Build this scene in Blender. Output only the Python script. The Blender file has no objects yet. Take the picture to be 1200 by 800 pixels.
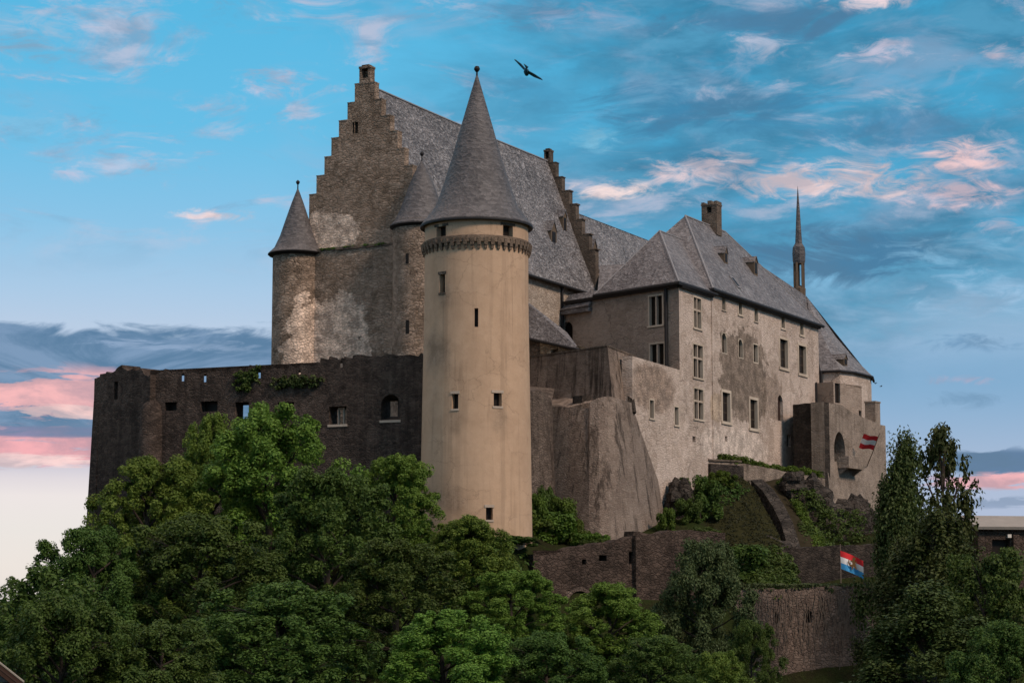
import bpy, math, random
import numpy as np
from mathutils import Vector, noise as mnoise
random.seed(7)
SC = bpy.context.scene
COL = SC.collection
R_ = math.radians
# ------------------------------------------------------------------ camera
F = 2400.0                                   # focal length in photo pixels (1200 wide)
PITCH = math.atan(300 / F)
cam = bpy.data.objects.new('camera', bpy.data.cameras.new('camera'))
COL.objects.link(cam)
cam.data.sensor_width = 36; cam.data.lens = 72; cam.data.sensor_fit = 'HORIZONTAL'
cam.data.clip_start = 0.5; cam.data.clip_end = 20000
cam.rotation_euler = (math.pi / 2 + PITCH, 0, 0)
SC.camera = cam
# ------------------------------------------------------------------ view
SC.view_settings.view_transform = 'Standard'; SC.view_settings.look = 'None'
SC.view_settings.gamma = 1; SC.view_settings.exposure = 0.97
SC.cycles.max_bounces = 6; SC.cycles.diffuse_bounces = 3; SC.cycles.transparent_max_bounces = 6
SC.cycles.use_denoising = True
# ------------------------------------------------------------------ node helper
class NT:
    def __init__(s, tree): s.t = tree; s.n = tree.nodes; s.l = tree.links
    def new(s, typ, **kw):
        n = s.n.new(typ)
        for k, v in kw.items(): setattr(n, k, v)
        return n
    def put(s, sock, v):
        if isinstance(v, bpy.types.NodeSocket): s.l.new(v, sock)
        elif v is not None:
            if isinstance(v, (tuple, list)) and len(v) == 3 and sock.type == 'RGBA': v = (*v, 1)
            sock.default_value = v
    def m(s, op, a, b=None, c=None, clamp=False):
        n = s.new('ShaderNodeMath', operation=op, use_clamp=clamp)
        for i, v in enumerate((a, b, c)):
            if v is not None: s.put(n.inputs[i], v)
        return n.outputs[0]
    def vm(s, op, a, b=None):
        n = s.new('ShaderNodeVectorMath', operation=op); s.put(n.inputs[0], a)
        if b is not None: s.put(n.inputs[1], b)
        return n.outputs['Value'] if op in ('DOT_PRODUCT', 'LENGTH') else n.outputs[0]
    def xyz(s, x, y, z):
        n = s.new('ShaderNodeCombineXYZ')
        for i, v in enumerate((x, y, z)): s.put(n.inputs[i], v)
        return n.outputs[0]
    def mix(s, f, a, b, blend='MIX'):
        n = s.new('ShaderNodeMix', data_type='RGBA', blend_type=blend); n.clamp_factor = True
        s.put(n.inputs[0], f); s.put(n.inputs[6], a); s.put(n.inputs[7], b)
        return n.outputs[2]
    def noise(s, vec, scale, detail=4, rough=.55, dist=0.0, out=0):
        n = s.new('ShaderNodeTexNoise'); s.put(n.inputs['Vector'], vec)
        n.inputs['Scale'].default_value = scale; n.inputs['Detail'].default_value = detail
        n.inputs['Roughness'].default_value = rough; n.inputs['Distortion'].default_value = dist
        return n.outputs[out]
    def vor(s, vec, scale, feature='F1', out='Distance'):
        n = s.new('ShaderNodeTexVoronoi', feature=feature); s.put(n.inputs['Vector'], vec)
        n.inputs['Scale'].default_value = scale
        return n.outputs[out]
    def ss(s, v, a, b, lo=0.0, hi=1.0):
        n = s.new('ShaderNodeMapRange', interpolation_type='SMOOTHSTEP'); s.put(n.inputs[0], v)
        if a > b: a, b, lo, hi = b, a, hi, lo
        for i, x in ((1, a), (2, b), (3, lo), (4, hi)): n.inputs[i].default_value = x
        return n.outputs[0]
    def ramp(s, f, stops):
        n = s.new('ShaderNodeValToRGB'); s.put(n.inputs[0], f)
        e = n.color_ramp.elements
        while len(e) < len(stops): e.new(.5)
        for x, (p, c) in zip(e, stops): x.position = p; x.color = (*c, 1)
        return n.outputs[0]
# ------------------------------------------------------------------ sky
SUN_EL, SUN_AZ = R_(42), math.atan2(.68, -.60)
def make_world():
    w = bpy.data.worlds.new('World'); SC.world = w; w.use_nodes = True
    N = NT(w.node_tree); N.n.clear()
    d = N.new('ShaderNodeTexCoord').outputs['Generated']
    sp = N.new('ShaderNodeSeparateXYZ'); N.put(sp.inputs[0], d)
    x, y, z = sp.outputs
    az = N.m('ARCTAN2', x, y); el = N.m('ARCSINE', z)
    U = N.m('MULTIPLY_ADD', az, 2400 / 1000, .6)      # thousandths: 0..1.2 spans the view
    V = N.m('MULTIPLY_ADD', el, -2400 / 1000, .7)     # .7 = horizon, smaller is higher
    UV = N.xyz(U, V, 0.0)
    ws = N.noise(N.xyz(N.m('MULTIPLY', U, 3), N.m('MULTIPLY', V, 9), 2.0), 1.0, 4, .55)
    Vw = N.m('ADD', V, N.m('MULTIPLY', N.m('SUBTRACT', ws, .5), .10))
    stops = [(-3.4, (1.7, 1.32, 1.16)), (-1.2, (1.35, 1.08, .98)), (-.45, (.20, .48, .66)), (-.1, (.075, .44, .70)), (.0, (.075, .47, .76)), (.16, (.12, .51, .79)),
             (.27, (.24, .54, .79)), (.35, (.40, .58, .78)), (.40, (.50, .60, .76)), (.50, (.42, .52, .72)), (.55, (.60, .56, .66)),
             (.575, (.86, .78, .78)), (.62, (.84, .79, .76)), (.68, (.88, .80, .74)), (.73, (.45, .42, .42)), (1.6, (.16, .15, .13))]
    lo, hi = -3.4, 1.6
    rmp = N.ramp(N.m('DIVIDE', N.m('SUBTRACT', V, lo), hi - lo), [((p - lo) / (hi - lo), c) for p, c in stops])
    # right-hand side stays bluer low down
    right = N.ss(U, .45, 1.05)
    low = N.ss(V, .33, .46)
    c = N.mix(N.m('MULTIPLY', right, low), rmp, N.mix(N.ss(V, .44, .60), (.21, .40, .62), (.42, .50, .68)))
    c = N.mix(N.m('MULTIPLY', N.ss(U, .42, .80), N.ss(V, .46, .25, 0.0, .8)), c, (.030, .34, .58))
    # teal grey cloud deck filling the upper right
    n1 = N.noise(N.xyz(N.m('MULTIPLY', U, 4.2), N.m('MULTIPLY', V, 11), 0.0), 1.0, 8, .58, .4)
    n2 = N.noise(N.xyz(N.m('MULTIPLY', U, 11), N.m('MULTIPLY', V, 30), 5.0), 1.0, 7, .6, .3)
    nn = N.m('ADD', N.m('MULTIPLY', n1, .68), N.m('MULTIPLY', n2, .32))
    reg = N.m('MULTIPLY', N.ss(N.m('ADD', U, N.m('MULTIPLY', n1, .35)), .50, .98), N.ss(V, .50, .36))
    # a clear bay low on the right
    bay = N.m('MULTIPLY', N.ss(U, .98, 1.14), N.ss(V, .28, .40))
    reg = N.m('MULTIPLY', reg, N.m('SUBTRACT', 1, N.m('MULTIPLY', bay, .75)))
    deck = N.m('MULTIPLY', reg, N.ss(nn, .36, .56))
    dcol = N.mix(N.ss(n2, .35, .68), (.022, .175, .315), (.070, .31, .50))
    c = N.mix(N.m('MULTIPLY', deck, .93), c, dcol)
    # lilac thin cloud between
    li = N.m('MULTIPLY', N.ss(N.noise(N.xyz(N.m('MULTIPLY', U, 6), N.m('MULTIPLY', V, 17), 9.0), 1.0, 7, .6, .5), .50, .72), N.m('MULTIPLY', N.ss(U, .2, .6, .35, 1.0), N.ss(V, .42, .25)))
    c = N.mix(N.m('MULTIPLY', li, .4), c, (.34, .44, .62))
    w1 = N.noise(N.xyz(N.m('MULTIPLY', U, 5.5), N.m('MULTIPLY', V, 15), 21.0), 1.0, 9, .66, 1.2)
    wk = N.m('MULTIPLY', N.ss(w1, .50, .68), N.ss(V, .36, .2, 0.0, 1.0))
    c = N.mix(N.m('MULTIPLY', wk, .75), c, N.mix(N.ss(n2, .38, .62), (.20, .36, .54), (.56, .54, .66)))
    # ---- placed cloud groups: (u, v, half width, half height, colour, strength, seed)
    def blob(c, u, v, ru, rv, col, k, seed, thr=.45, fu=19, fv=52, soft=.30):
        du = N.m('DIVIDE', N.m('SUBTRACT', U, u), ru); dv = N.m('DIVIDE', N.m('SUBTRACT', V, v), rv)
        g = N.m('SUBTRACT', 1, N.m('SQRT', N.m('ADD', N.m('MULTIPLY', du, du), N.m('MULTIPLY', dv, dv))), clamp=True)
        t = N.noise(N.xyz(N.m('MULTIPLY', U, fu), N.m('MULTIPLY', V, fv), seed), 1.0, 9, .66, .9)
        a = N.ss(N.m('ADD', t, N.m('MULTIPLY', N.m('SUBTRACT', g, .5), .36)), thr, thr + soft)
        a = N.m('MULTIPLY', N.m('MULTIPLY', a, N.ss(g, 0, .55)), k)
        inner = N.mix(N.ss(n2, .38, .62), tuple(x * .62 + y * .3 for x, y in zip(col, (.10, .22, .36))), tuple(min(1, x * 1.12) for x in col))
        return N.mix(a, c, inner)
    pink, lil = (.80, .56, .56), (.40, .42, .58)
    for args in [
        (.98, .305, .26, .055, (.036, .155, .29), .95, 51.3, .40, 7, 24, .22), (.80, .13, .26, .055, (.026, .19, .35), .9, 52.1, .42, 7, 24, .22), (.92, .035, .24, .04, (.05, .175, .32), .85, 53.3, .42, 7, 24, .22),
        (1.06, .16, .2, .04, (.04, .22, .40), .75, 54.9, .42, 7, 24, .22), (.60, .11, .12, .05, (.04, .28, .48), .6, 55.2, .44, 7, 24, .22), (.62, .02, .14, .03, (.10, .25, .42), .65, 56.2, .44, 7, 24, .22)]:
        c = blob(c, *args)
    for args in [
        (.32, .105, .08, .03, (.52, .52, .66), .9, 1.1, .40), (.02, .06, .12, .06, (.30, .46, .62), .75, 2.2), (.14, .045, .09, .05, (.48, .52, .66), .7, 3.3),
        (.04, .16, .12, .05, (.20, .46, .66), .6, 4.4), (.15, .205, .13, .022, (.42, .52, .68), .8, 5.5), (.085, .215, .04, .02, (.62, .52, .62), .6, 6.6),
        (.245, .258, .075, .012, (.86, .66, .64), .95, 7.7, .40), (.29, .02, .09, .05, (.16, .40, .60), .6, 8.2),
        (.72, .225, .08, .018, (.90, .70, .66), 1.0, 9.1, .36), (.82, .203, .13, .034, (.80, .60, .60), .85, 10.3, .43), (.985, .222, .19, .040, (.90, .64, .60), .9, 11.7, .42),
        (1.12, .20, .12, .035, (.88, .58, .56), .95, 12.1, .43), (1.12, .24, .13, .03, (.84, .58, .60), .9, 13.9, .44), (1.17, .275, .07, .03, (.66, .54, .62), .7, 14.2, .5),
        (.90, .062, .10, .03, (.50, .52, .64), .75, 15.4, .46), (1.04, .075, .10, .03, (.62, .54, .64), .75, 16.5, .46), (1.03, .012, .09, .025, (.84, .66, .66), .95, 17.2, .40),
        (1.17, .085, .06, .02, (.70, .56, .62), .8, 18.8, .48), (.70, .165, .05, .03, (.25, .60, .80), .75, 19.3, .44), (.66, .02, .14, .03, (.40, .42, .58), .6, 20.4, .46),
        (1.13, .30, .16, .06, (.22, .46, .66), .7, 21.5, .46), (1.15, .36, .16, .05, (.34, .52, .72), .7, 22.6, .46), (1.13, .41, .10, .022, (.10, .24, .42), .75, 23.1, .44),
        (1.12, .452, .07, .012, (.48, .38, .50), .7, 24.7, .46), (1.13, .475, .08, .016, (.13, .26, .42), .7, 25.2, .44)]:
        c = blob(c, *args)
    # ---- low band on the left: blue bank over pink streaks over a pale horizon
    left = N.ss(U, .62, .36)
    edge = N.m('ADD', V, N.m('MULTIPLY', N.m('SUBTRACT', N.noise(N.xyz(N.m('MULTIPLY', U, 8), N.m('MULTIPLY', V, 26), 0.0), 1.0, 7, .6, .8), .5), .075))
    bank = N.m('MULTIPLY', N.m('MULTIPLY', N.ss(edge, .385, .398), N.ss(Vw, .56, .515)), left)
    c = N.mix(N.m('MULTIPLY', bank, .95), c, N.mix(N.ss(w1, .40, .62), (.050, .15, .29), (.16, .27, .44)))
    for args in [(.08, .468, .17, .040, (.86, .42, .42), 1.0, 31.3, .36, 12, 60, .12), (.10, .49, .12, .015, (.90, .60, .56), .8, 33.3, .45, 12, 90, .1), (.03, .53, .22, .032, (.84, .37, .40), 1.0, 32.4, .36, 9, 70, .14),
                 (.05, .545, .22, .012, (.92, .62, .60), .9, 36.4, .44, 9, 110, .1), (.05, .512, .22, .009, (.16, .18, .34), .9, 34.5, .36, 9, 90, .12), (.22, .41, .18, .012, (.30, .40, .58), .6, 35.1, .46, 12, 70, .14)]:
        c = blob(c, *args)
    for args in [(1.16, .547, .13, .022, (.07, .15, .29), .95, 41.3, .38, 14, 60, .12), (1.17, .568, .13, .014, (.86, .42, .44), .98, 42.4, .36, 14, 80, .12), (1.16, .592, .12, .010, (.16, .24, .40), .55, 43.3, .42, 14, 90, .14)]:
        c = blob(c, *args)
    sky = N.new('ShaderNodeTexSky', sky_type='NISHITA'); sky.sun_disc = False
    sky.sun_elevation = SUN_EL; sky.sun_rotation = SUN_AZ; sky.air_density = 1.0; sky.dust_density = 1.5
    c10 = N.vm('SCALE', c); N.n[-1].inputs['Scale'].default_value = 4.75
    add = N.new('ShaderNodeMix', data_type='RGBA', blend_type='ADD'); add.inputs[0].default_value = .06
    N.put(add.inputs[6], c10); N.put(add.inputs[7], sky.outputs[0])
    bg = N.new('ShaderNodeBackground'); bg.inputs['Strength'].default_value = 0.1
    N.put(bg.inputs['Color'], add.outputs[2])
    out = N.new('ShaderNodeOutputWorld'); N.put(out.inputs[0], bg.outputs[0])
make_world()
sun = bpy.data.objects.new('sun', bpy.data.lights.new('sun', 'SUN')); COL.objects.link(sun)
sun.data.energy = 1.5; sun.data.angle = R_(12); sun.data.color = (1.0, .80, .66)
sd = Vector((math.sin(SUN_AZ) * math.cos(SUN_EL), math.cos(SUN_AZ) * math.cos(SUN_EL), math.sin(SUN_EL)))
sun.rotation_euler = sd.to_track_quat('Z', 'Y').to_euler(); sun.location = sd * 300
# ------------------------------------------------------------------ survey of the photograph: pixel rays -> metres
CP, SP = math.cos(PITCH), math.sin(PITCH)
def ray(px, py):
    r, u = (px - 600) / F, (400 - py) / F
    return Vector((r, CP - u * SP, SP + u * CP))
def P(px, py, Y):
    d = ray(px, py); return d * (Y / d.y)
def hitplane(px, py, p0, n):
    d = ray(px, py); return d * (p0.dot(n) / d.dot(n))
def hp(fr, px, py): return fr.hit(px, py)
UP = Vector((0, 0, 1))
class Fr:                                    # a vertical wall plane
    def __init__(s, o, az, flip=False):
        s.o = Vector((o[0], o[1], 0)); s.az = az
        s.d = Vector((math.sin(R_(az)), math.cos(R_(az)), 0))
        n = Vector((s.d.y, -s.d.x, 0))
        s.n = n if n.dot(-s.o) > 0 else -n
    def hit(s, px, py):
        d = ray(px, py)
        k = s.o.dot(s.n) / d.dot(s.n); p = d * k
        return (p - s.o).dot(s.d), p.z
    def pt(s, a, z, off=0.0): return s.o + s.d * a + s.n * off + UP * z
    def box(s, px0, py0, px1, py1):
        xc, yc = (px0 + px1) / 2, (py0 + py1) / 2
        a, b = s.hit(px0, yc)[0], s.hit(px1, yc)[0]
        return (min(a, b), max(a, b), s.hit(xc, py1)[1], s.hit(xc, py0)[1])
# ------------------------------------------------------------------ mesh builder
BASE = {}
class MB:
    def __init__(s): s.v = []; s.f = []; s.mi = []; s.cur = 0
    def add(s, pts, faces):
        o = len(s.v); s.v += [tuple(p) for p in pts]
        for f in faces: s.f.append(tuple(i + o for i in f)); s.mi.append(s.cur)
    def poly(s, *p): s.add(p, [tuple(range(len(p)))])
    def hexa(s, b, t):                       # bottom ring, top ring
        n = len(b); s.add(list(b) + list(t), [tuple(range(n))[::-1], tuple(range(n, 2 * n))] + [(i, (i + 1) % n, n + (i + 1) % n, n + i) for i in range(n)])
    def prism(s, pts, vec): s.hexa(pts, [Vector(p) + Vector(vec) for p in pts])
    def fbox(s, fr, a0, a1, z0, z1, o0, o1):
        s.hexa([fr.pt(a0, z0, o0), fr.pt(a1, z0, o0), fr.pt(a1, z0, o1), fr.pt(a0, z0, o1)],
               [fr.pt(a0, z1, o0), fr.pt(a1, z1, o0), fr.pt(a1, z1, o1), fr.pt(a0, z1, o1)])
    def box(s, c, sx, sy, sz, az=0):         # c is the bottom centre
        d = Vector((math.sin(R_(az)), math.cos(R_(az)), 0)); n = Vector((d.y, -d.x, 0)); c = Vector(c)
        b = [c + n * (sx / 2 * i) + d * (sy / 2 * j) for i, j in ((-1, -1), (1, -1), (1, 1), (-1, 1))]
        s.prism(b, UP * sz)
    def lathe(s, c, prof, n=64, cap=False):
        c = Vector((c[0], c[1], 0)); pts = []
        for r, z in prof:
            for k in range(n):
                a = 2 * math.pi * k / n; pts.append(c + Vector((math.cos(a) * r, math.sin(a) * r, z)))
        fs = []
        for j in range(len(prof) - 1):
            for k in range(n):
                fs.append((j * n + k, j * n + (k + 1) % n, (j + 1) * n + (k + 1) % n, (j + 1) * n + k))
        if cap: fs += [tuple(range(n))[::-1], tuple(range((len(prof) - 1) * n, len(prof) * n))]
        s.add(pts, fs)
    def tube(s, pts, radii, n=7):
        pts = [Vector(p) for p in pts]; ring = []
        for i, p in enumerate(pts):
            t = (pts[min(i + 1, len(pts) - 1)] - pts[max(i - 1, 0)]).normalized()
            a = t.orthogonal().normalized() if i == 0 else (a - t * a.dot(t)).normalized()
            b = t.cross(a)
            for k in range(n):
                w = 2 * math.pi * k / n; ring.append(p + (a * math.cos(w) + b * math.sin(w)) * radii[i])
        fs = [tuple(range(n))[::-1], tuple(range((len(pts) - 1) * n, len(pts) * n))]
        for j in range(len(pts) - 1):
            for k in range(n): fs.append((j * n + k, j * n + (k + 1) % n, (j + 1) * n + (k + 1) % n, (j + 1) * n + k))
        s.add(ring, fs)
    def slab(s, pts, th, n=None):            # roof plate: polygon with thickness below
        pts = [Vector(p) for p in pts]
        if n is None:
            n = (pts[1] - pts[0]).cross(pts[2] - pts[0]).normalized()
            if n.z < 0: n = -n
        s.hexa([p - n * th for p in pts], pts)
    def build(s, name, mat, parent=None, smooth=None):
        me = bpy.data.meshes.new(name)
        b = BASE.get(parent, Vector((0, 0, 0)))
        me.from_pydata([tuple(Vector(p) - b) for p in s.v], [], s.f)
        mats = mat if isinstance(mat, (list, tuple)) else [mat]
        for m in mats: me.materials.append(m)
        if len(mats) > 1: me.polygons.foreach_set('material_index', s.mi)
        import bmesh
        bm = bmesh.new(); bm.from_mesh(me); bmesh.ops.recalc_face_normals(bm, faces=bm.faces); bm.to_mesh(me); bm.free()
        if smooth:
            me.polygons.foreach_set('use_smooth', [True] * len(me.polygons)); me.set_sharp_from_angle(angle=R_(smooth))
        me.update()
        o = bpy.data.objects.new(name, me); COL.objects.link(o)
        if parent is not None: o.parent = parent; BASE[o] = b
        return o
def tag(o, label=None, cat=None, group=None, kind=None):
    for k, v in (('label', label), ('category', cat), ('group', group), ('kind', kind)):
        if v: o[k] = v
    return o
def thing(name, loc, label, cat, group=None):
    o = bpy.data.objects.new(name, None); COL.objects.link(o); o.location = loc; o.empty_display_size = .5
    BASE[o] = Vector(loc); return tag(o, label, cat, group)
# wall plate with real openings.  holes: (a0,a1,z0,z1[,back scale])
def panel(mb, fr, a0, a1, z0, top, holes, depth=.4, thick=None, off=0.0, jag=0.0):
    prof = sorted(top) if isinstance(top, list) else [(a0, top), (a1, top)]
    def tz(a):
        return float(np.interp(a, [p[0] for p in prof], [p[1] for p in prof]))
    extra = [p[0] for p in prof if a0 < p[0] < a1]
    if jag:
        k = int((a1 - a0) / .8); extra += [a0 + (a1 - a0) * i / k for i in range(1, k)]
    for q in holes:
        if len(q) > 5: extra += [q[0] + q[5], q[1] + q[5]]
        if len(q) > 4 and q[4] > 1: c_, w_ = (q[0] + q[1]) / 2, (q[1] - q[0]) / 2 * q[4]; extra += [c_ - w_, c_ + w_]
    As = sorted(set([round(x, 4) for x in [a0, a1] + extra + [h for q in holes for h in q[:2]] if a0 <= x <= a1]))
    Zs = sorted(set([round(z0, 4)] + [round(h, 4) for q in holes for h in q[2:4]]))
    jz = {a: (random.uniform(-jag, jag) if jag else 0) for a in As}
    T = {a: tz(a) + jz[a] for a in As}
    def inside(a, z, sc):
        for q in holes:
            k = q[4] if len(q) > 4 else 0
            w_ = (q[1] - q[0]) / 2 * (max(1, k) if sc else 1); sh = q[5] if sc and len(q) > 5 else 0
            if abs(a - (q[0] + q[1]) / 2 - sh) < w_ and q[2] < z < q[3] and (not sc or k): return True
        return False
    def sheet(o, sc):
        for i in range(len(As) - 1):
            p, q = As[i], As[i + 1]
            for j in range(len(Zs)):
                zl = Zs[j]
                if j + 1 < len(Zs):
                    if inside((p + q) / 2, (zl + Zs[j + 1]) / 2, False) and (o == off or sc): continue
                    zr = zt = Zs[j + 1]
                else: zr, zt = T[q], T[p]
                mb.poly(fr.pt(p, zl, o), fr.pt(q, zl, o), fr.pt(q, zr, o), fr.pt(p, zt, o))
    sheet(off, False)
    if thick:
        o = off - thick
        for i in range(len(As) - 1):           # back sheet, only see-through holes
            p, q = As[i], As[i + 1]
            for j in range(len(Zs)):
                zl = Zs[j]; last = j + 1 == len(Zs)
                zr, zt = (T[q], T[p]) if last else (Zs[j + 1], Zs[j + 1])
                if not last and inside((p + q) / 2, (zl + Zs[j + 1]) / 2, True): continue
                mb.poly(fr.pt(p, zl, o), fr.pt(q, zl, o), fr.pt(q, zr, o), fr.pt(p, zt, o))
            mb.poly(fr.pt(p, T[p], off), fr.pt(q, T[q], off), fr.pt(q, T[q], o), fr.pt(p, T[p], o))
        for a in (As[0], As[-1]): mb.poly(fr.pt(a, z0, off), fr.pt(a, T[a], off), fr.pt(a, T[a], o), fr.pt(a, z0, o))
    for q in holes:
        p, r, zl, zt = q[:4]; k = q[4] if len(q) > 4 else 0
        A = [(p, zl), (r, zl), (r, zt), (p, zt)]
        if k:                                  # funnel through the wall, narrowing to a slot in a back frame
            d = thick; c, h = (p + r) / 2, (zl + zt) / 2
            sh = q[5] if len(q) > 5 else 0
            B = [(c + sh + (x - c) * k, h + (y - h) * min(1, k * 1.5)) for x, y in A]
            for i in range(4):
                x, y = A[i], A[(i + 1) % 4]; u, v = B[i], B[(i + 1) % 4]
                mb.poly(fr.pt(*x, off), fr.pt(*y, off), fr.pt(*v, off - d), fr.pt(*u, off - d))
                x2, y2 = (x[0] + sh, x[1]), (y[0] + sh, y[1])
                if k < 1: mb.poly(fr.pt(*x2, off - d), fr.pt(*y2, off - d), fr.pt(*v, off - d), fr.pt(*u, off - d))
        else:
            for i in range(4):
                x, y = A[i], A[(i + 1) % 4]
                mb.poly(fr.pt(*x, off), fr.pt(*y, off), fr.pt(*y, off - depth), fr.pt(*x, off - depth))
# ------------------------------------------------------------------ materials
def new_mat(name):
    m = bpy.data.materials.new(name); m.use_nodes = True
    N = NT(m.node_tree); N.n.clear()
    b = N.new('ShaderNodeBsdfPrincipled'); o = N.new('ShaderNodeOutputMaterial'); N.put(o.inputs[0], b.outputs[0])
    return m, N, b
def patch_mask(N, pos, nz, fr, a, z, ra, rz, amp=.5, soft=.25):
    s = N.m('DIVIDE', N.m('SUBTRACT', N.vm('DOT_PRODUCT', N.vm('SUBTRACT', pos, tuple(fr.o)), tuple(fr.d)), a), ra)
    sp = N.new('ShaderNodeSeparateXYZ'); N.put(sp.inputs[0], pos)
    h = N.m('DIVIDE', N.m('SUBTRACT', sp.outputs[2], z), rz)
    pw = lambda v: N.m('POWER', N.m('ABSOLUTE', v), 3.0)
    g = N.m('POWER', N.m('ADD', pw(s), pw(h)), 1 / 3)
    g = N.m('ADD', g, N.m('MULTIPLY', N.m('SUBTRACT', nz, .5), amp * 2))
    return N.ss(g, 1.0, 1.0 - soft)
def stone(name, base, dark, light, rubble=2.2, rub=.5, bump=.6, streak=0.0, mottle=.5, patches=(), rough=.92, fine=1.0, crack=0.0):
    m, N, b = new_mat(name)
    pos = N.new('ShaderNodeNewGeometry').outputs['Position']
    big = N.noise(pos, .16, 5, .6); mid = N.noise(pos, .9, 6, .65); fin = N.noise(pos, 7.0, 4, .7)
    sq = N.vm('MULTIPLY', pos, (1, 1, 1.7))
    wob = N.vm('ADD', sq, N.vm('SCALE', N.noise(pos, 1.3, 2, .5, out=1)))
    cell = N.vor(wob, rubble); cid = N.vor(wob, rubble, out='Color'); edge = N.vor(wob, rubble, 'DISTANCE_TO_EDGE')
    sepc = N.new('ShaderNodeSeparateColor'); N.put(sepc.inputs[0], cid)
    c = N.mix(N.ss(big, .36, .62), dark, base)
    md2 = N.noise(pos, .38, 6, .68, .6)
    c = N.mix(N.m('MULTIPLY', N.ss(md2, .52, .66), mottle * .9), c, light)
    c = N.mix(N.m('MULTIPLY', N.ss(md2, .46, .34), mottle * .9), c, dark)
    c = N.mix(N.m('MULTIPLY', N.ss(mid, .42, .72), mottle), c, light)
    c = N.mix(N.m('MULTIPLY', N.ss(mid, .50, .30), mottle), c, dark)
    c = N.mix(N.m('MULTIPLY', N.ss(sepc.outputs[0], .35, .95), rub * .55), c, light)
    c = N.mix(N.m('MULTIPLY', N.ss(sepc.outputs[1], .55, 1.0), rub * .6), c, tuple(x * .55 for x in dark))
    c = N.mix(N.m('MULTIPLY', N.ss(edge, .10, .0), rub * .5), c, tuple(x * .6 for x in dark))
    c = N.mix(N.m('MULTIPLY', N.ss(fin, .56, .75), .30 * fine), c, light)
    c = N.mix(N.m('MULTIPLY', N.ss(fin, .44, .27), .38 * fine), c, tuple(x * .5 for x in dark))
    if crack:                                # wandering cracks and old plaster edges
        wv = N.vm('ADD', N.vm('MULTIPLY', pos, (1, 1, 1.5)), N.vm('MULTIPLY', N.noise(pos, .9, 5, .65, out=1), (1.8, 1.8, 1.8)))
        ce = N.vor(wv, .34, 'DISTANCE_TO_EDGE'); keep = N.ss(N.noise(pos, .22, 3, .6), .46, .56)
        c = N.mix(N.m('MULTIPLY', N.m('MULTIPLY', N.ss(ce, .022, .0), keep), crack), c, tuple(x * .28 for x in dark))
        cc = N.new('ShaderNodeSeparateColor'); N.put(cc.inputs[0], N.vor(wv, .34, out='Color'))
        c = N.mix(N.m('MULTIPLY', N.ss(cc.outputs[2], .72, .76), crack * .35), c, dark)
        c = N.mix(N.m('MULTIPLY', N.ss(cc.outputs[1], .74, .78), crack * .35), c, light)
    for p in patches:
        col, args, k = p
        mk = patch_mask(N, pos, N.noise(pos, .55, 6, .62), *args)
        pc = N.mix(N.ss(mid, .35, .65), tuple(x * .55 for x in col), tuple(min(1, x * 1.35) for x in col))
        pc = N.mix(N.m('MULTIPLY', N.ss(edge, .12, .0), .5), pc, tuple(x * .4 for x in col))
        c = N.mix(N.m('MULTIPLY', mk, k), c, pc)
    if streak:
        st = N.noise(N.vm('MULTIPLY', pos, (.95, .95, .035)), 1.0, 7, .7)
        brk = N.ss(N.noise(pos, .3, 3, .6), .35, .6, .45, 1.0)
        c = N.mix(N.m('MULTIPLY', N.m('MULTIPLY', N.ss(st, .51, .60), brk), streak * .9), c, tuple(x * .25 for x in dark))
        st2 = N.noise(N.vm('MULTIPLY', pos, (2.3, 2.3, .07)), 1.0, 4, .6)
        c = N.mix(N.m('MULTIPLY', N.ss(st2, .55, .72), streak * .5), c, light)
    N.put(b.inputs['Base Color'], c)
    b.inputs['Roughness'].default_value = rough; b.inputs['Specular IOR Level'].default_value = .15
    h = N.m('ADD', N.m('MULTIPLY', N.ss(edge, 0, .16), rub), N.m('ADD', N.m('MULTIPLY', fin, .35), N.m('MULTIPLY', mid, .6)))
    bp = N.new('ShaderNodeBump'); bp.inputs['Strength'].default_value = bump; bp.inputs['Distance'].default_value = .12
    N.put(bp.inputs['Height'], h); N.put(b.inputs['Normal'], bp.outputs[0])
    return m
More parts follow.
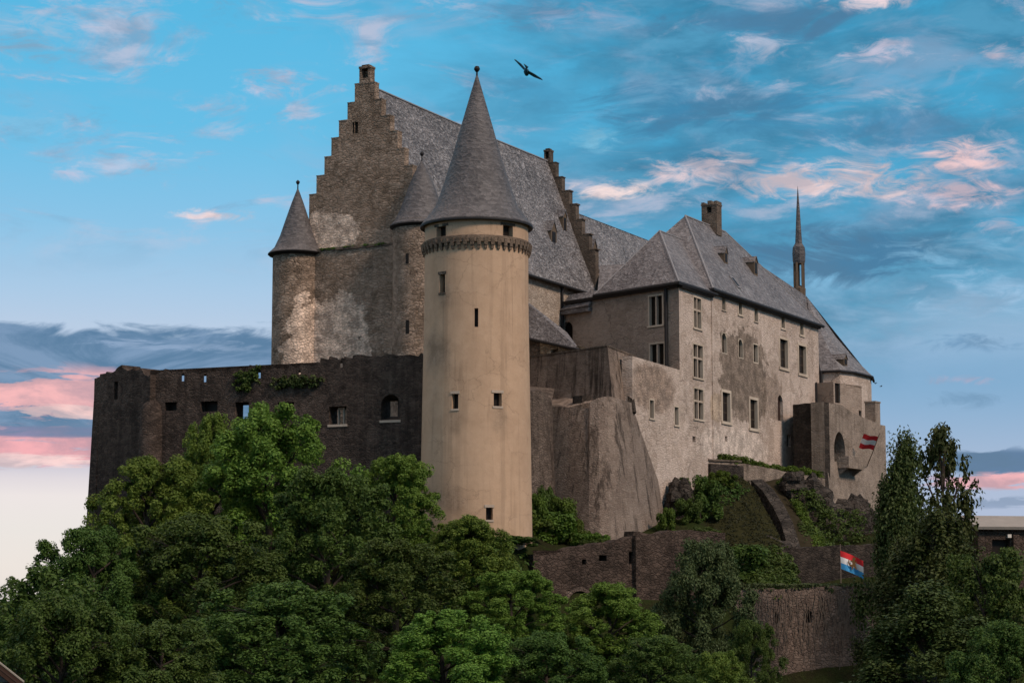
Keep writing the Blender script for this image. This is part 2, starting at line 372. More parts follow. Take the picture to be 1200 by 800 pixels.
def slate(name, base, dark, light, wavy=.5, bump=.5, lich=.4, runs=.0):
    m, N, b = new_mat(name)
    pos = N.new('ShaderNodeNewGeometry').outputs['Position']
    big = N.noise(pos, .22, 4, .6); mid = N.noise(pos, 1.1, 7, .72, 1.0); fin = N.noise(pos, 8.0, 3, .65)
    wob = N.vm('ADD', pos, N.vm('SCALE', N.noise(pos, .7, 3, .6, out=1)))
    cid = N.vor(N.vm('MULTIPLY', wob, (1, 1, 1.6)), 2.6, out='Color'); dist = N.vor(N.vm('MULTIPLY', wob, (1, 1, 1.6)), 2.6)
    sc = N.new('ShaderNodeSeparateColor'); N.put(sc.inputs[0], cid)
    # courses: each row of slates throws a thin dark line, bent by the sagging roof
    sp = N.new('ShaderNodeSeparateXYZ'); N.put(sp.inputs[0], pos)
    row = N.m('ADD', N.m('MULTIPLY', sp.outputs[2], 2.4), N.m('MULTIPLY', N.noise(pos, .5, 4, .65), 3.0 * wavy))
    fr_ = N.m('FRACT', row)
    c = N.mix(N.ss(big, .34, .66), dark, base)
    c = N.mix(N.m('MULTIPLY', N.ss(sc.outputs[0], .25, 1.0), .45), c, light)
    c = N.mix(N.m('MULTIPLY', N.ss(sc.outputs[1], .55, 1.0), .5), c, tuple(x * .6 for x in dark))
    c = N.mix(N.m('MULTIPLY', N.ss(mid, .53, .68), lich), c, light)
    c = N.mix(N.m('MULTIPLY', N.ss(mid, .45, .32), .5), c, tuple(x * .65 for x in dark))
    c = N.mix(N.m('MULTIPLY', N.ss(fr_, .22, .0), .5), c, tuple(x * .5 for x in dark))
    if runs:
        st = N.noise(N.vm('MULTIPLY', pos, (1.0, 1.0, .05)), 1.0, 5, .6)
        c = N.mix(N.m('MULTIPLY', N.ss(st, .58, .66), runs), c, (.30, .29, .29))
    c = N.mix(N.m('MULTIPLY', N.ss(fin, .55, .75), .3), c, light)
    N.put(b.inputs['Base Color'], c); b.inputs['Roughness'].default_value = .62; b.inputs['Specular IOR Level'].default_value = .35
    h = N.m('ADD', N.m('MULTIPLY', fr_, .5), N.m('ADD', N.m('MULTIPLY', mid, 1.2), N.m('MULTIPLY', dist, .8)))
    bp = N.new('ShaderNodeBump'); bp.inputs['Strength'].default_value = bump; bp.inputs['Distance'].default_value = .15
    N.put(bp.inputs['Height'], h); N.put(b.inputs['Normal'], bp.outputs[0])
    return m
def plain(name, col, rough=.8, var=.3, scale=3.0, spec=.2, metal=0.0):
    m, N, b = new_mat(name)
    pos = N.new('ShaderNodeNewGeometry').outputs['Position']
    n = N.noise(pos, scale, 5, .6)
    N.put(b.inputs['Base Color'], N.mix(n, tuple(x * (1 - var) for x in col), tuple(x * (1 + var) for x in col)))
    b.inputs['Roughness'].default_value = rough; b.inputs['Specular IOR Level'].default_value = spec; b.inputs['Metallic'].default_value = metal
    return m
def leafmat(name, a, bcol, young, trans=.3):
    m, N, b = new_mat(name)
    tc = N.new('ShaderNodeTexCoord').outputs['Object']
    oi = N.new('ShaderNodeObjectInfo').outputs['Random']
    n = N.noise(tc, .7, 3, .6); f = N.noise(tc, 5.0, 2, .6)
    c = N.mix(N.ss(n, .35, .65), a, bcol)
    c = N.mix(N.m('MULTIPLY', N.ss(f, .5, .8), .6), c, young)
    hs = N.new('ShaderNodeHueSaturation'); N.put(hs.inputs['Color'], c)
    N.put(hs.inputs['Hue'], N.m('MULTIPLY_ADD', oi, .035, .485)); N.put(hs.inputs['Value'], N.m('MULTIPLY_ADD', oi, .35, .82))
    N.put(b.inputs['Base Color'], hs.outputs[0]); b.inputs['Roughness'].default_value = .6; b.inputs['Specular IOR Level'].default_value = .2
    t = N.new('ShaderNodeBsdfTranslucent'); N.put(t.inputs[0], hs.outputs[0])
    mx = N.new('ShaderNodeMixShader'); mx.inputs[0].default_value = trans
    N.put(mx.inputs[1], b.outputs[0]); N.put(mx.inputs[2], t.outputs[0])
    out = [x for x in N.n if x.type == 'OUTPUT_MATERIAL'][0]; N.put(out.inputs[0], mx.outputs[0])
    return m
# frames of the castle, fixed from the survey
R0 = P(487, 274, 201.5); HL = 42.0
HF = Fr(R0, -62.7); HS = Fr(R0, 27.3)
A0 = P(795.5, 333, 218)
WL = Fr(A0, -42.5)                           # pavilion, face towards the left
WF = Fr(A0, 28.4)                            # long palace front
BS = Fr(A0 + WF.n * .10, 28.4)               # palace block stands a little proud
CURT = Fr(P(490, 417, 181), math.degrees(math.atan2(P(178, 440, 191.5).x - P(490, 417, 181).x, 10.5)))
M = {}
hl0, hl1 = hp(HF, 392, 405), hp(HF, 385, 272)
bp1, bp2, bp3 = hp(BS, 872, 440), hp(BS, 832, 476), hp(WF, 765, 455)
TF = Fr(P(558.5, 400, 175.5), 90)
M['tower'] = stone('ochre_render', (.48, .325, .213), (.40, .268, .175), (.53, .37, .252), rub=.08, bump=.2, mottle=.42, streak=.26, fine=.6, crack=.35,
    patches=[((.20, .15, .11), (TF, *hp(TF, 512, 410), 1.6, 2.6, .7, .8), .55), ((.23, .17, .125), (TF, *hp(TF, 520, 345), .9, 1.5, .6, .8), .5), ((.25, .18, .13), (TF, *hp(TF, 520, 585), 2.6, 1.6, .7, .7), .5), ((.27, .20, .14), (TF, *hp(TF, 585, 490), .9, 1.8, .6, .8), .4), ((.27, .20, .14), (TF, *hp(TF, 533, 495), .8, 1.8, .6, .8), .4)])
M['hall'] = stone('hall_rubble', (.27, .193, .138), (.155, .112, .080), (.45, .34, .26), 2.3, .75, .9, .15, .65, fine=1.4, crack=.6,
    patches=[((.72, .55, .43), (HF, hl0[0], hl0[1], 4.6, 5.0, .8, .10), .95), ((.74, .57, .45), (HF, hl1[0], hl1[1], 3.4, 2.2, .7, .12), .9)])
M['hallside'] = stone('hall_side_stone', (.42, .34, .265), (.29, .23, .178), (.54, .45, .37), 1.9, .6, .6, .06, .5, fine=1.0)
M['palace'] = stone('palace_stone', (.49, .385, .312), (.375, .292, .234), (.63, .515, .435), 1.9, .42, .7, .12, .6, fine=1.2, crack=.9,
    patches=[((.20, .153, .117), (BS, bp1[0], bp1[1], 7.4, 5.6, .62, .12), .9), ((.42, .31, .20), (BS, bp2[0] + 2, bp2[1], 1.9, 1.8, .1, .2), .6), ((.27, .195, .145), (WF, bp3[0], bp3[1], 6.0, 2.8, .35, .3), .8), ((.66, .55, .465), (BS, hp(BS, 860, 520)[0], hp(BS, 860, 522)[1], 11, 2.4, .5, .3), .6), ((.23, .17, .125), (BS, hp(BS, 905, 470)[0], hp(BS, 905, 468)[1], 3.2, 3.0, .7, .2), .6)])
M['palaceleft'] = stone('palace_stone_shaded', (.325, .252, .20), (.25, .193, .152), (.41, .33, .268), 2.4, .5, .6, .08, .5, fine=1.2, crack=.7)  # palace stone copied darker, with the left face's shade in its colour
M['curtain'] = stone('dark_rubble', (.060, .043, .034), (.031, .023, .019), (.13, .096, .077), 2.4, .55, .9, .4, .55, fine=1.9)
M['bastion'] = stone('stained_stone', (.19, .142, .111), (.118, .088, .069), (.28, .218, .174), 2.4, .4, .7, 1.0, .6, fine=1.3)
M['buttress'] = stone('battered_stone', (.225, .172, .137), (.16, .12, .095), (.30, .238, .192), 2.6, .45, .8, .9, .55, fine=1.5, crack=.6)
M['lowwall'] = stone('lower_dark_stone', (.072, .049, .038), (.036, .026, .020), (.13, .092, .072), 2.2, .6, 1.0, .3, .6)
M['vinewall'] = stone('lower_brown_stone', (.17, .122, .098), (.095, .07, .056), (.24, .18, .145), 2.2, .6, 1.0, .1, .7, fine=1.5)
M['terrace'] = stone('terrace_stone', (.26, .20, .155), (.16, .122, .095), (.34, .27, .21), 2.2, .5, .7, .55, .5)
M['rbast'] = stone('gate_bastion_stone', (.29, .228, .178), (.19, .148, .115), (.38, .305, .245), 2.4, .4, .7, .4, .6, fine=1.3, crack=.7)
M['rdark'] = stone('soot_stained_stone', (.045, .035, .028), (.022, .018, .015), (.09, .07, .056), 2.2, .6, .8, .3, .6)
M['trim'] = stone('dressed_stone', (.52, .43, .335), (.40, .325, .25), (.60, .51, .41), 2, .05, .15, .05, .3, fine=.5)
M['coping'] = stone('coping_stone', (.12, .09, .068), (.07, .055, .043), (.2, .155, .12), 2, .4, .6, .2)
M['roof'] = slate('old_slate', (.18, .163, .158), (.085, .076, .075), (.41, .385, .378), 1.4, 1.3, 1.0, .12)
M['slate'] = slate('grey_slate', (.148, .133, .130), (.09, .08, .08), (.27, .25, .247), .5, .7, .6, .45)
M['cone'] = slate('cone_slate', (.096, .086, .084), (.066, .059, .059), (.165, .15, .147), .2, .5, .45)
M['lead'] = plain('lead_flashing', (.21, .20, .20), .6, .2)
M['gutter'] = plain('dark_gutter', (.022, .020, .020), .6, .3)
M['pane'] = plain('dark_glass', (.016, .011, .008), .45, .4, 1.2, .15)
M['redpane'] = plain('red_shutter', (.035, .018, .013), .6, .4, 1.2, .2)
M['mull'] = plain('mullion_stone', (.40, .32, .25), .9, .2)
M['timber'] = plain('weathered_timber', (.11, .08, .055), .85, .35, 4)
M['moss'] = plain('moss', (.045, .055, .018), 1.0, .5, 3)
M['iron'] = plain('iron', (.015, .013, .012), .6, .3)
M['white'] = plain('white_plaster', (.62, .57, .5), .9, .15)
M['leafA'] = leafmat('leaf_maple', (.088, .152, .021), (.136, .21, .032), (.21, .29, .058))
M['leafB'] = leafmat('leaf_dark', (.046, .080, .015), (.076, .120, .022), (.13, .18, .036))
M['leafC'] = leafmat('leaf_birch', (.038, .054, .013), (.062, .079, .019), (.10, .118, .03), .2)
M['leafD'] = leafmat('leaf_willow', (.058, .084, .030), (.085, .114, .042), (.125, .15, .06))
M['leafE'] = leafmat('leaf_bush', (.060, .098, .013), (.10, .152, .020), (.16, .215, .033))
M['bark'] = plain('bark', (.045, .034, .026), .95, .4, 6)
M['birchbark'] = plain('birch_bark', (.07, .058, .048), .9, .5, 5)
M['twig'] = plain('dead_vine', (.15, .115, .09), .95, .4, 5)
M['tri'] = stone('distant', (.2, .15, .12), (.1, .08, .06), (.25, .2, .16))
# ------------------------------------------------------------------ terrain
def sst(x, a, b):
    t = min(1, max(0, (x - a) / (b - a))); return t * t * (3 - 2 * t)
def gz(x, y):
    A = np.interp(y, [100, 130, 150, 165, 176, 185, 262, 330], [-9, -7, -3, 1, 5.2, 6.6, 9, -9])
    B = np.interp(y - .66 * min(17, max(0, x - 3)) * (y < 196), [100, 140, 165, 175.3, 178, 187, 200, 210, 216, 226, 262, 330], [-9, -8, -5.5, -4.0, 3.6, 4.6, 5.4, 7.5, 8.6, 13.2, 14, -9])
    C = np.interp(y - .4 * min(18, max(0, x - 22)) * (y < 204), [100, 150, 187, 192, 203, 206, 211, 215, 219, 226, 236, 262, 330], [-9, -10.5, -12, .3, .8, 1.0, 2.4, 3.4, 4.2, 5.5, 7.5, 9, -9])
    z = A + (B - A) * sst(x, -1, 4); z = z + (C - z) * sst(x, 19.5, 22)
    w = sst(x, -44, -34) * (1 - sst(x, 44, 60))
    return -9 + (z + 9) * w
def terrain():
    xs = sorted(set(list(np.linspace(-70, 95, 111)) + [-3000, -1200, -500, -250, -150, -100, 120, 180, 300, 600, 1300, 3000]))
    ys = sorted(set(list(np.linspace(60, 340, 141)) + [-600, -200, -60, 0, 20, 40, 380, 500, 900, 2000, 5000]))
    mb = MB(); nx = len(xs)
    pts = []
    for y in ys:
        for x in xs:
            z = gz(x, y)
            if z > -8.9: z += mnoise.noise(Vector((x * .13, y * .13, 0))) * .5 + mnoise.noise(Vector((x * .5, y * .5, 3))) * .15
            pts.append((x, y, z))
    mb.add(pts, [(j * nx + i, j * nx + i + 1, (j + 1) * nx + i + 1, (j + 1) * nx + i) for j in range(len(ys) - 1) for i in range(nx - 1)])
    m, N, b = new_mat('hill_soil_grass')
    pos = N.new('ShaderNodeNewGeometry').outputs['Position']
    n = N.noise(pos, .25, 6, .65); f = N.noise(pos, 3, 5, .7)
    c = N.mix(N.ss(n, .4, .62), (.026, .024, .012), (.026, .036, .011))
    c = N.mix(N.m('MULTIPLY', N.ss(f, .45, .75), .6), c, (.045, .052, .018))
    N.put(b.inputs['Base Color'], c); b.inputs['Roughness'].default_value = 1; b.inputs['Specular IOR Level'].default_value = 0
    bp = N.new('ShaderNodeBump'); bp.inputs['Distance'].default_value = .3; N.put(bp.inputs['Height'], f); N.put(b.inputs['Normal'], bp.outputs[0])
    tag(mb.build('ground', m, smooth=60), kind='structure')
terrain()
# ------------------------------------------------------------------ windows
def window(fr, parent, h, trim=.22, cross=0, arch=False, off=0.0, depth=.4, pane='pane', proud=.05, sill=True, name='window'):
    a0, a1, z0, z1 = h[:4]; w = None
    if trim:
        mb = MB(); t = trim
        mb.fbox(fr, a0 - t, a0 + .002, z0 - .002, z1 + .002, off - depth * .8, off + proud); mb.fbox(fr, a1 - .002, a1 + t, z0 - .002, z1 + .002, off - depth * .8, off + proud)
        mb.fbox(fr, a0 - t, a1 + t, z1, z1 + t, off - depth * .8, off + proud + .012); mb.fbox(fr, a0 - t - (.08 if sill else 0), a1 + t + (.08 if sill else 0), z0 - t, z0, off - depth * .8, off + proud + (.10 if sill else .012))
        w = mb.build(name, M['trim'], parent)
        if cross:
            mm = MB(); c = (a0 + a1) / 2; k = .11
            mm.fbox(fr, c - k, c + k, z0, z1, off - depth * .75, off - .04)
            if cross > 1:
                zz = z0 + (z1 - z0) * .6
                mm.fbox(fr, a0, c - k, zz - k, zz + k, off - depth * .75, off - .05); mm.fbox(fr, c + k, a1, zz - k, zz + k, off - depth * .75, off - .05)
            mm.build('mullion', M['mull'], w)
    mb = MB()
    mb.fbox(fr, a0 + .003, a1 - .003, z0 + .003, z1 - .003, off - depth - .05, off - depth * .82)
    mb.build('pane' if w else name, M[pane], w or parent)
    if w and not cross:
        mb = MB(); c = (a0 + a1) / 2
        mb.fbox(fr, c - .035, c + .035, z0 + .01, z1 - .01, off - depth * .82 + .003, off - depth * .7)
        for q in (.33, .66): mb.fbox(fr, a0 + .01, a1 - .01, z0 + (z1 - z0) * q - .03, z0 + (z1 - z0) * q + .03, off - depth * .82 + .005, off - depth * .72)
        mb.build('glazing_bar', M['timber'], w)
    if arch:                                 # spandrel stones that round the head
        mb = MB(); r = (a1 - a0) / 2; c = (a0 + a1) / 2
        for s in (-1, 1):
            pts = [(c + s * r, z1)] + [(c + s * r * math.cos(t), z1 - r + r * math.sin(t)) for t in np.linspace(0, math.pi / 2, 7)]
            mb.prism([fr.pt(a, z, off - .02) for a, z in pts], fr.n * (-depth * .7))
        mb.build('arch_head', M['trim'] if trim else M[arch], w or parent)
    return w
# ------------------------------------------------------------------ round tower
def cylinder_hit(px, py, c, r):
    d = ray(px, py); dx, dy = d.x, d.y; A = dx * dx + dy * dy; B = -2 * (dx * c.x + dy * c.y); C = c.x ** 2 + c.y ** 2 - r * r
    k = (-B - math.sqrt(max(0, B * B - 4 * A * C))) / (2 * A); p = d * k
    return math.atan2(p.y - c.y, p.x - c.x), p.z
def drum(parent, c, rfun, z0, z1, holes_px, mat, name='wall', nseg=72, zsplit=()):
    """round wall with real openings; holes_px: (x0,y0,x1,y1)"""
    H = []
    for x0, y0, x1, y1 in holes_px:
        zc = cylinder_hit((x0 + x1) / 2, (y0 + y1) / 2, c, rfun((z0 + z1) / 2))[1]; r = rfun(zc)
        t0 = cylinder_hit(x0, (y0 + y1) / 2, c, r)[0]; t1 = cylinder_hit(x1, (y0 + y1) / 2, c, r)[0]
        H.append((t0, t1, cylinder_hit((x0 + x1) / 2, y1, c, r)[1], cylinder_hit((x0 + x1) / 2, y0, c, r)[1]))
    Ts = [-math.pi + 2 * math.pi * k / nseg for k in range(nseg)]
    for h in H: Ts = [t for t in Ts if not (h[0] - .01 < t < h[1] + .01)]
    Ts = sorted(Ts + [t for h in H for t in h[:2]]); Zs = sorted([z0, z1] + list(zsplit) + [z for h in H for z in h[2:]])
    q = lambda t, z, dr=0.0: Vector((c.x + math.cos(t) * (rfun(z) + dr), c.y + math.sin(t) * (rfun(z) + dr), z))
    mb = MB(); T2 = Ts + [Ts[0] + 2 * math.pi]; idx = {}
    pts = []; fs = []
    def vid(i, j):
        i %= len(Ts)
        if (i, j) not in idx: idx[(i, j)] = len(pts); pts.append(q(Ts[i], Zs[j]))
        return idx[(i, j)]
    for i in range(len(Ts)):
        for j in range(len(Zs) - 1):
            tm, zm = (T2[i] + T2[i + 1]) / 2, (Zs[j] + Zs[j + 1]) / 2
            if any(h[0] < tm < h[1] and h[2] < zm < h[3] for h in H): continue
            fs.append((vid(i, j), vid(i + 1, j), vid(i + 1, j + 1), vid(i, j + 1)))
    mb.add(pts, fs)
    for h in H:
        A = [(h[0], h[2]), (h[1], h[2]), (h[1], h[3]), (h[0], h[3])]
        for i in range(4): mb.poly(q(*A[i]), q(*A[(i + 1) % 4]), q(*A[(i + 1) % 4], -.55), q(*A[i], -.55))
    w = mb.build(name, mat, parent, smooth=30)
    for h in H:
        mb = MB(); mb.poly(*[q(t, z, -.53) for t, z in ((h[0], h[2]), (h[1], h[2]), (h[1], h[3]), (h[0], h[3]))])
        mb.build('window', M['pane'], parent)
    return H, q
def cone_roof(parent, c, prof, mat, n=96):
    mb = MB(); mb.lathe(c, prof, n); mb.build('cone_roof', mat, parent, smooth=35)
def finial(parent, c, z, h, r):
    mb = MB(); mb.lathe(c, [(.002, z - .3), (r * .34, z - .25), (r * .3, z + h * .5), (r * .5, z + h * .52), (r, z + h * .68), (r * 1.05, z + h * .78), (r * .7, z + h * .95), (.01, z + h)], 14)
    mb.build('finial', M['iron'], parent, smooth=50)
def round_tower():
    c = P(558.5, 270, 180)
    r_top, r_bot = 61.6 * 180 / 2400, 66 * 180 / 2400
    zt, zb = P(558.5, 262, 180).z, 3.0
    zm = P(558, 470, 180).z
    rf = lambda z: r_top + (r_bot - r_top) * min(1, max(0, (zm + 9 - z) / (zm + 4)))
    t = thing('round_tower', (c.x, c.y, zb), 'tall round ochre tower with a grey cone roof and corbelled ring', 'tower')
    holes = [(511.5, 265, 522.5, 287), (589.5, 264, 601, 287), (515, 321, 521.5, 343), (556, 361, 560.5, 383), (529.5, 461, 537, 479), (578.5, 460, 588, 476), (569.5, 594, 577.5, 609)]
    H, q = drum(t, c, rf, zb, zt, holes, M['tower'])
    # arched lintel stones and sills
    for i, h in enumerate(H):
        if i in (3,): continue
        w = h[1] - h[0]
        for nm, a, b_, z0, z1 in (('lintel', h[0] - w * .22, h[1] + w * .22, h[3] - .02, h[3] + .22), ('sill', h[0] - w * .12, h[1] + w * .12, h[2] - .16, h[2] + .02)):
            mb = MB(); mb.hexa([q(a, z0, -.2), q(b_, z0, -.2), q(b_, z0, .06), q(a, z0, .06)], [q(a, z1, -.2), q(b_, z1, -.2), q(b_, z1, .06), q(a, z1, .06)])
            mb.build(nm, M['coping'] if i < 3 else M['mull'], t)
    # corbel table
    z1 = P(558.5, 289, 180).z; z0 = P(558.5, 301, 180).z
    mb = MB(); r = rf(z1)
    mb.lathe(c, [(r, z1 + .30), (r + .16, z1 + .22), (r + .16, z1 + .02), (r, z1 + .01)], 96)
    n = 50
    for k in range(n):
        a = 2 * math.pi * k / n; w = math.pi / n * .52
        for (za, zb_, e, ww) in ((z0 + .30, z1 + .02, .36, w), (z0, z0 + .30, .20, w * .75)):
            mb.hexa([q(a - ww, za, -.05), q(a + ww, za, -.05), q(a + ww, za, e * .7), q(a - ww, za, e * .7)], [q(a - ww, zb_, -.05), q(a + ww, zb_, -.05), q(a + ww, zb_, e), q(a - ww, zb_, e)])
        a2 = a + math.pi / n; ww = math.pi / n * .5
        mb.hexa([q(a2 - ww, z1 - .34, -.02), q(a2 + ww, z1 - .34, -.02), q(a2 + ww, z1 - .34, .26), q(a2 - ww, z1 - .34, .26)], [q(a2 - ww, z1 + .02, -.02), q(a2 + ww, z1 + .02, -.02), q(a2 + ww, z1 + .02, .26), q(a2 - ww, z1 + .02, .26)])
    mb.build('corbel_band', stone('corbel_stone', (.18, .13, .09), (.11, .08, .06), (.27, .2, .15), 3, .5, .5), t)
    k = 180 / 2400; Z = lambda y: P(558.5, y, 180).z
    prof = [(r_top - .3, Z(258)), (66.5 * k, Z(267)), (66.5 * k, Z(265)), (61 * k, Z(258.5)), (49 * k, Z(243)), (38.6 * k, Z(214)), (29 * k, Z(183)), (19.5 * k, Z(150)), (8.8 * k, Z(114)), (1.2 * k, Z(89))]
    cone_roof(t, c, prof, M['cone'])
    mb = MB(); mb.lathe(c, [(r_top - .2, Z(264)), (66.9 * k, Z(268.5)), (67.3 * k, Z(267.2)), (66.9 * k, Z(266))], 96); mb.build('gutter', M['gutter'], t, smooth=40)
    finial(t, c, Z(92), 1.15, .26)
round_tower()
# ------------------------------------------------------------------ great hall
def dormer(parent, p, out, w, h, depth, slate_mat, name='dormer', steep=1.0):
    """small roof dormer: p foot point of the front on the roof plane, out the horizontal direction it faces"""
    out = Vector(out).normalized(); sd_ = Vector((-out.y, out.x, 0)); p = Vector(p)
    a, b = p - sd_ * w / 2, p + sd_ * w / 2; back = -out * depth
    mb = MB()
    mb.hexa([a, b, b + back, a + back], [a + UP * h, b + UP * h, b + UP * h + back, a + UP * h + back])
    mb.prism([a + UP * h, b + UP * h, p + UP * (h + w * .5 * steep)], back)
    d = mb.build(name, M['timber'], parent)
    mb = MB(); top = p + UP * (h + w * .62 * steep); e = .09
    for s, q in ((-1, a), (1, b)):
        lo = q + sd_ * s * e + UP * (h - .12)
        mb.slab([lo + out * .08, top + out * .14, top + back * 1.6, lo + back * 1.5], .07)
    mb.build('dormer_roof', slate_mat, d)
    mb = MB(); mb.prism([a + sd_ * w * .2 + out * .004 + UP * h * .15, b - sd_ * w * .2 + out * .004 + UP * h * .15, b - sd_ * w * .2 + out * .004 + UP * h * .9, a + sd_ * w * .2 + out * .004 + UP * h * .9], out * .03)
    mb.build('shutter', M['pane'], d)
    return d
def great_hall():
    L = HL; T = .9
    sl, ze = HF.hit(363, 287.5); W = sl
    zeR = R0.z; sm, zr = HF.hit(430, 98)
    sm = W / 2 - .15
    base = R0 + HS.d * 10; t = thing('great_hall', (base.x, base.y, 6), 'great hall with stepped gables and steep mottled slate roof', 'hall')
    # side and back walls
    mb = MB(); zb = 6
    c = [HF.pt(0, zb, -T), HF.pt(W, zb, -T), HF.pt(W, zb, -L), HF.pt(0, zb, -L)]
    mb.hexa(c, [p + UP * (zeR - .25 - zb) for p in c]); mb.build('side_wall', M['hallside'], t)
    # stepped gables, front and far
    lx = [362.4, 370.9, 380.3, 388.4, 397.2, 407.3, 415.8]; ty = [228.8, 206.8, 184.9, 163, 142.7, 121.4, 99.8]
    ss_ = [HF.hit(x, y)[0] for x, y in zip(lx, ty)]; zs = [HF.hit(x, y)[1] for x, y in zip(lx, ty)]
    half = [s - sm for s in ss_]
    hole = HF.box(413, 143, 419.5, 156.5)
    for far in (0, 1):
        o = -L + .0 if far else 0.0
        if not far:
            mb = MB(); edges = []
            # columns between successive step edges, each a plate with its own height
            prev = None
            cols = []
            for i in range(len(half)):
                inner = half[i + 1] if i + 1 < len(half) else 0
                cols += [(sm + inner, sm + half[i], zs[i]), (sm - half[i], sm - inner, zs[i])]
            for a, b_, z in cols:
                if a < hole[0] < b_ or a < hole[1] < b_ or (hole[0] < a and b_ < hole[1]):
                    hh = (max(a + .01, hole[0]), min(b_ - .01, hole[1]), hole[2], hole[3])
                    panel(mb, HF, a, b_, zeR - 1.5, z, [hh] if hh[1] - hh[0] > .05 else [], depth=.5, thick=T)
                else: mb.fbox(HF, a, b_, zeR - 1.5, z, -T, 0)
            g = mb.build('gable_wall', M['hall'], t)
            mb = MB(); mb.fbox(HF, hole[0] - .1, hole[1] + .1, hole[2] - .1, hole[3] + .1, -.62, -.5); mb.build('window', M['pane'], t)
        else:
            mb = MB(); sc = .97
            for i in range(len(half)):
                inner = half[i + 1] if i + 1 < len(half) else 0
                mb.fbox(HF, sm + inner * sc, sm + half[i] * sc, zeR - 1.5, zs[i] - .3, -L - T, -L); mb.fbox(HF, sm - half[i] * sc, sm - inner * sc, zeR - 1.5, zs[i] - .3, -L - T, -L)
            mb.build('gable_wall', M['coping'], t)
        # coping slabs on every step
        for i in range(len(half)):
            inner = half[i + 1] if i + 1 < len(half) else 0
            z = zs[i] - (.3 if far else 0)
            o0, o1 = (-L - T - .03, -L + .03) if far else (-T - .03, .03)
            for s in (-1, 1):
                a, b_ = sorted((sm + s * (inner + .004), sm + s * (half[i] + .03)))
                mb = MB(); mb.fbox(HF, a, b_, z + .002, z + .09 + random.uniform(0, .07), o0, o1)
                mb.build('coping_stone', M['coping' if far else 'hall'], t)
        # pinnacle with arched niche
        a0, zp0 = HF.hit(423.2, 98); a1, zp1 = HF.hit(436.2, 75)
        if far: zp0 -= .3; zp1 = zp0 + 1.75
        wdt = abs(a1 - a0) * (.62 if far else 1); o0, o1 = (-L - T, -L) if far else (-T, 0)
        mb = MB(); q = wdt * .22
        mb.fbox(HF, sm - wdt / 2, sm - wdt / 2 + q, zp0, zp1 - .35, o0, o1); mb.fbox(HF, sm + wdt / 2 - q, sm + wdt / 2, zp0, zp1 - .35, o0, o1)
        mb.fbox(HF, sm - wdt / 2 + q, sm + wdt / 2 - q, zp0, zp0 + .55, o0, o1)
        mb.fbox(HF, sm - wdt / 2 + q + .002, sm + wdt / 2 - q - .002, zp0 + .55, zp1 - .36, o0, o0 + .3)
        mb.fbox(HF, sm - wdt / 2 - .05, sm + wdt / 2 + .05, zp1 - .35, zp1 - .12, o0 - .05, o1 + .05); mb.fbox(HF, sm - wdt / 3, sm + wdt / 3, zp1 - .12, zp1 + .05, o0 + .1, o1 - .1)
        mb.build('pinnacle', M['coping' if far else 'hall'], t)
    # roof plates
    ovh = .5; slope = (zr - zeR) / (W - sm); slopeR = (zr - zeR) / sm
    rp = lambda s, z, tt: HF.pt(s, z, -tt)
    mb = MB(); nseg = 26; mrow = 10
    # the old roof sags and ripples: a real uneven sheet
    def sheet(sa, za, sb, zb2):
        pts = []; 
        for j in range(mrow + 1):
            for i in range(nseg + 1):
                u, v = i / nseg, j / mrow
                tt = T + (L - T) * u; s = sa + (sb - sa) * v; z = za + (zb2 - za) * v
                k = mnoise.noise(Vector((tt * .22, v * 3.0, sa))) * .16 + mnoise.noise(Vector((tt * .7, v * 9, sb))) * .07
                if j == mrow: k = k * .4 - .12 * math.sin(u * math.pi)
                pts.append(rp(s, z, tt) + UP * k)
        n_ = nseg + 1
        mb.add(pts, [(j * n_ + i, j * n_ + i + 1, (j + 1) * n_ + i + 1, (j + 1) * n_ + i) for j in range(mrow) for i in range(nseg)])
    sheet(-ovh, zeR - ovh * slopeR * .55, sm, zr); sheet(W + ovh, zeR - ovh * slope * .55, sm, zr)
    mb.build('roof', M['roof'], t, smooth=50)
    mb = MB(); mb.slab([rp(-ovh + .05, zeR - ovh * slopeR * .55 - .1, T), rp(-ovh + .05, zeR - ovh * slopeR * .55 - .1, L), rp(.3, zeR + .1, L), rp(.3, zeR + .1, T)], .2)
    mb.tube([rp(-ovh - .1, zeR - ovh * slopeR * .55 - .12, T), rp(-ovh - .1, zeR - ovh * slopeR * .55 - .12, L)], [.17, .17], 8)
    mb.build('gutter', M['gutter'], t)
    mb = MB(); ridge = [rp(sm, zr + .03 - .12 * math.sin(u * math.pi), T + (L - T) * u) for u in np.linspace(0, 1, 20)]
    mb.tube(ridge, [.13] * 20, 6); mb.build('ridge_cap', M['lead'], t)
    # dormers on the slope towards the right
    p0 = rp(0, zeR, 0); p1 = rp(sm, zr, 0); nrm = (p1 - p0).cross(HS.d).normalized()
    for (x, y, w, h) in ((649, 287, 1.5, 1.7), (662, 273, 1.0, 2.0), (697, 308, 1.5, 1.7)):
        dormer(t, hitplane(x, y, p0, nrm), HS.n, w, h, 1.1, M['slate'], steep=1.3)
    # downpipe on the side wall
    s, z = HS.hit(657, 332)
    mb = MB(); mb.tube([HS.pt(s, z, .25), HS.pt(s, z - .7, .2), HS.pt(s, 17, .2)], [.16, .16, .16], 8); mb.build('downpipe', M['gutter'], t)
    # front lower wall standing proud, with mossy ledge
    PR = .9; zl = HF.hit(410, 291)[1] - .25
    mb = MB(); a1 = HF.hit(346, 300)[0]
    panel(mb, HF, -.2, a1, 6, zl, [], off=PR, thick=PR + .1)
    mb.build('front_wall', M['hall'], t)
    mb = MB()
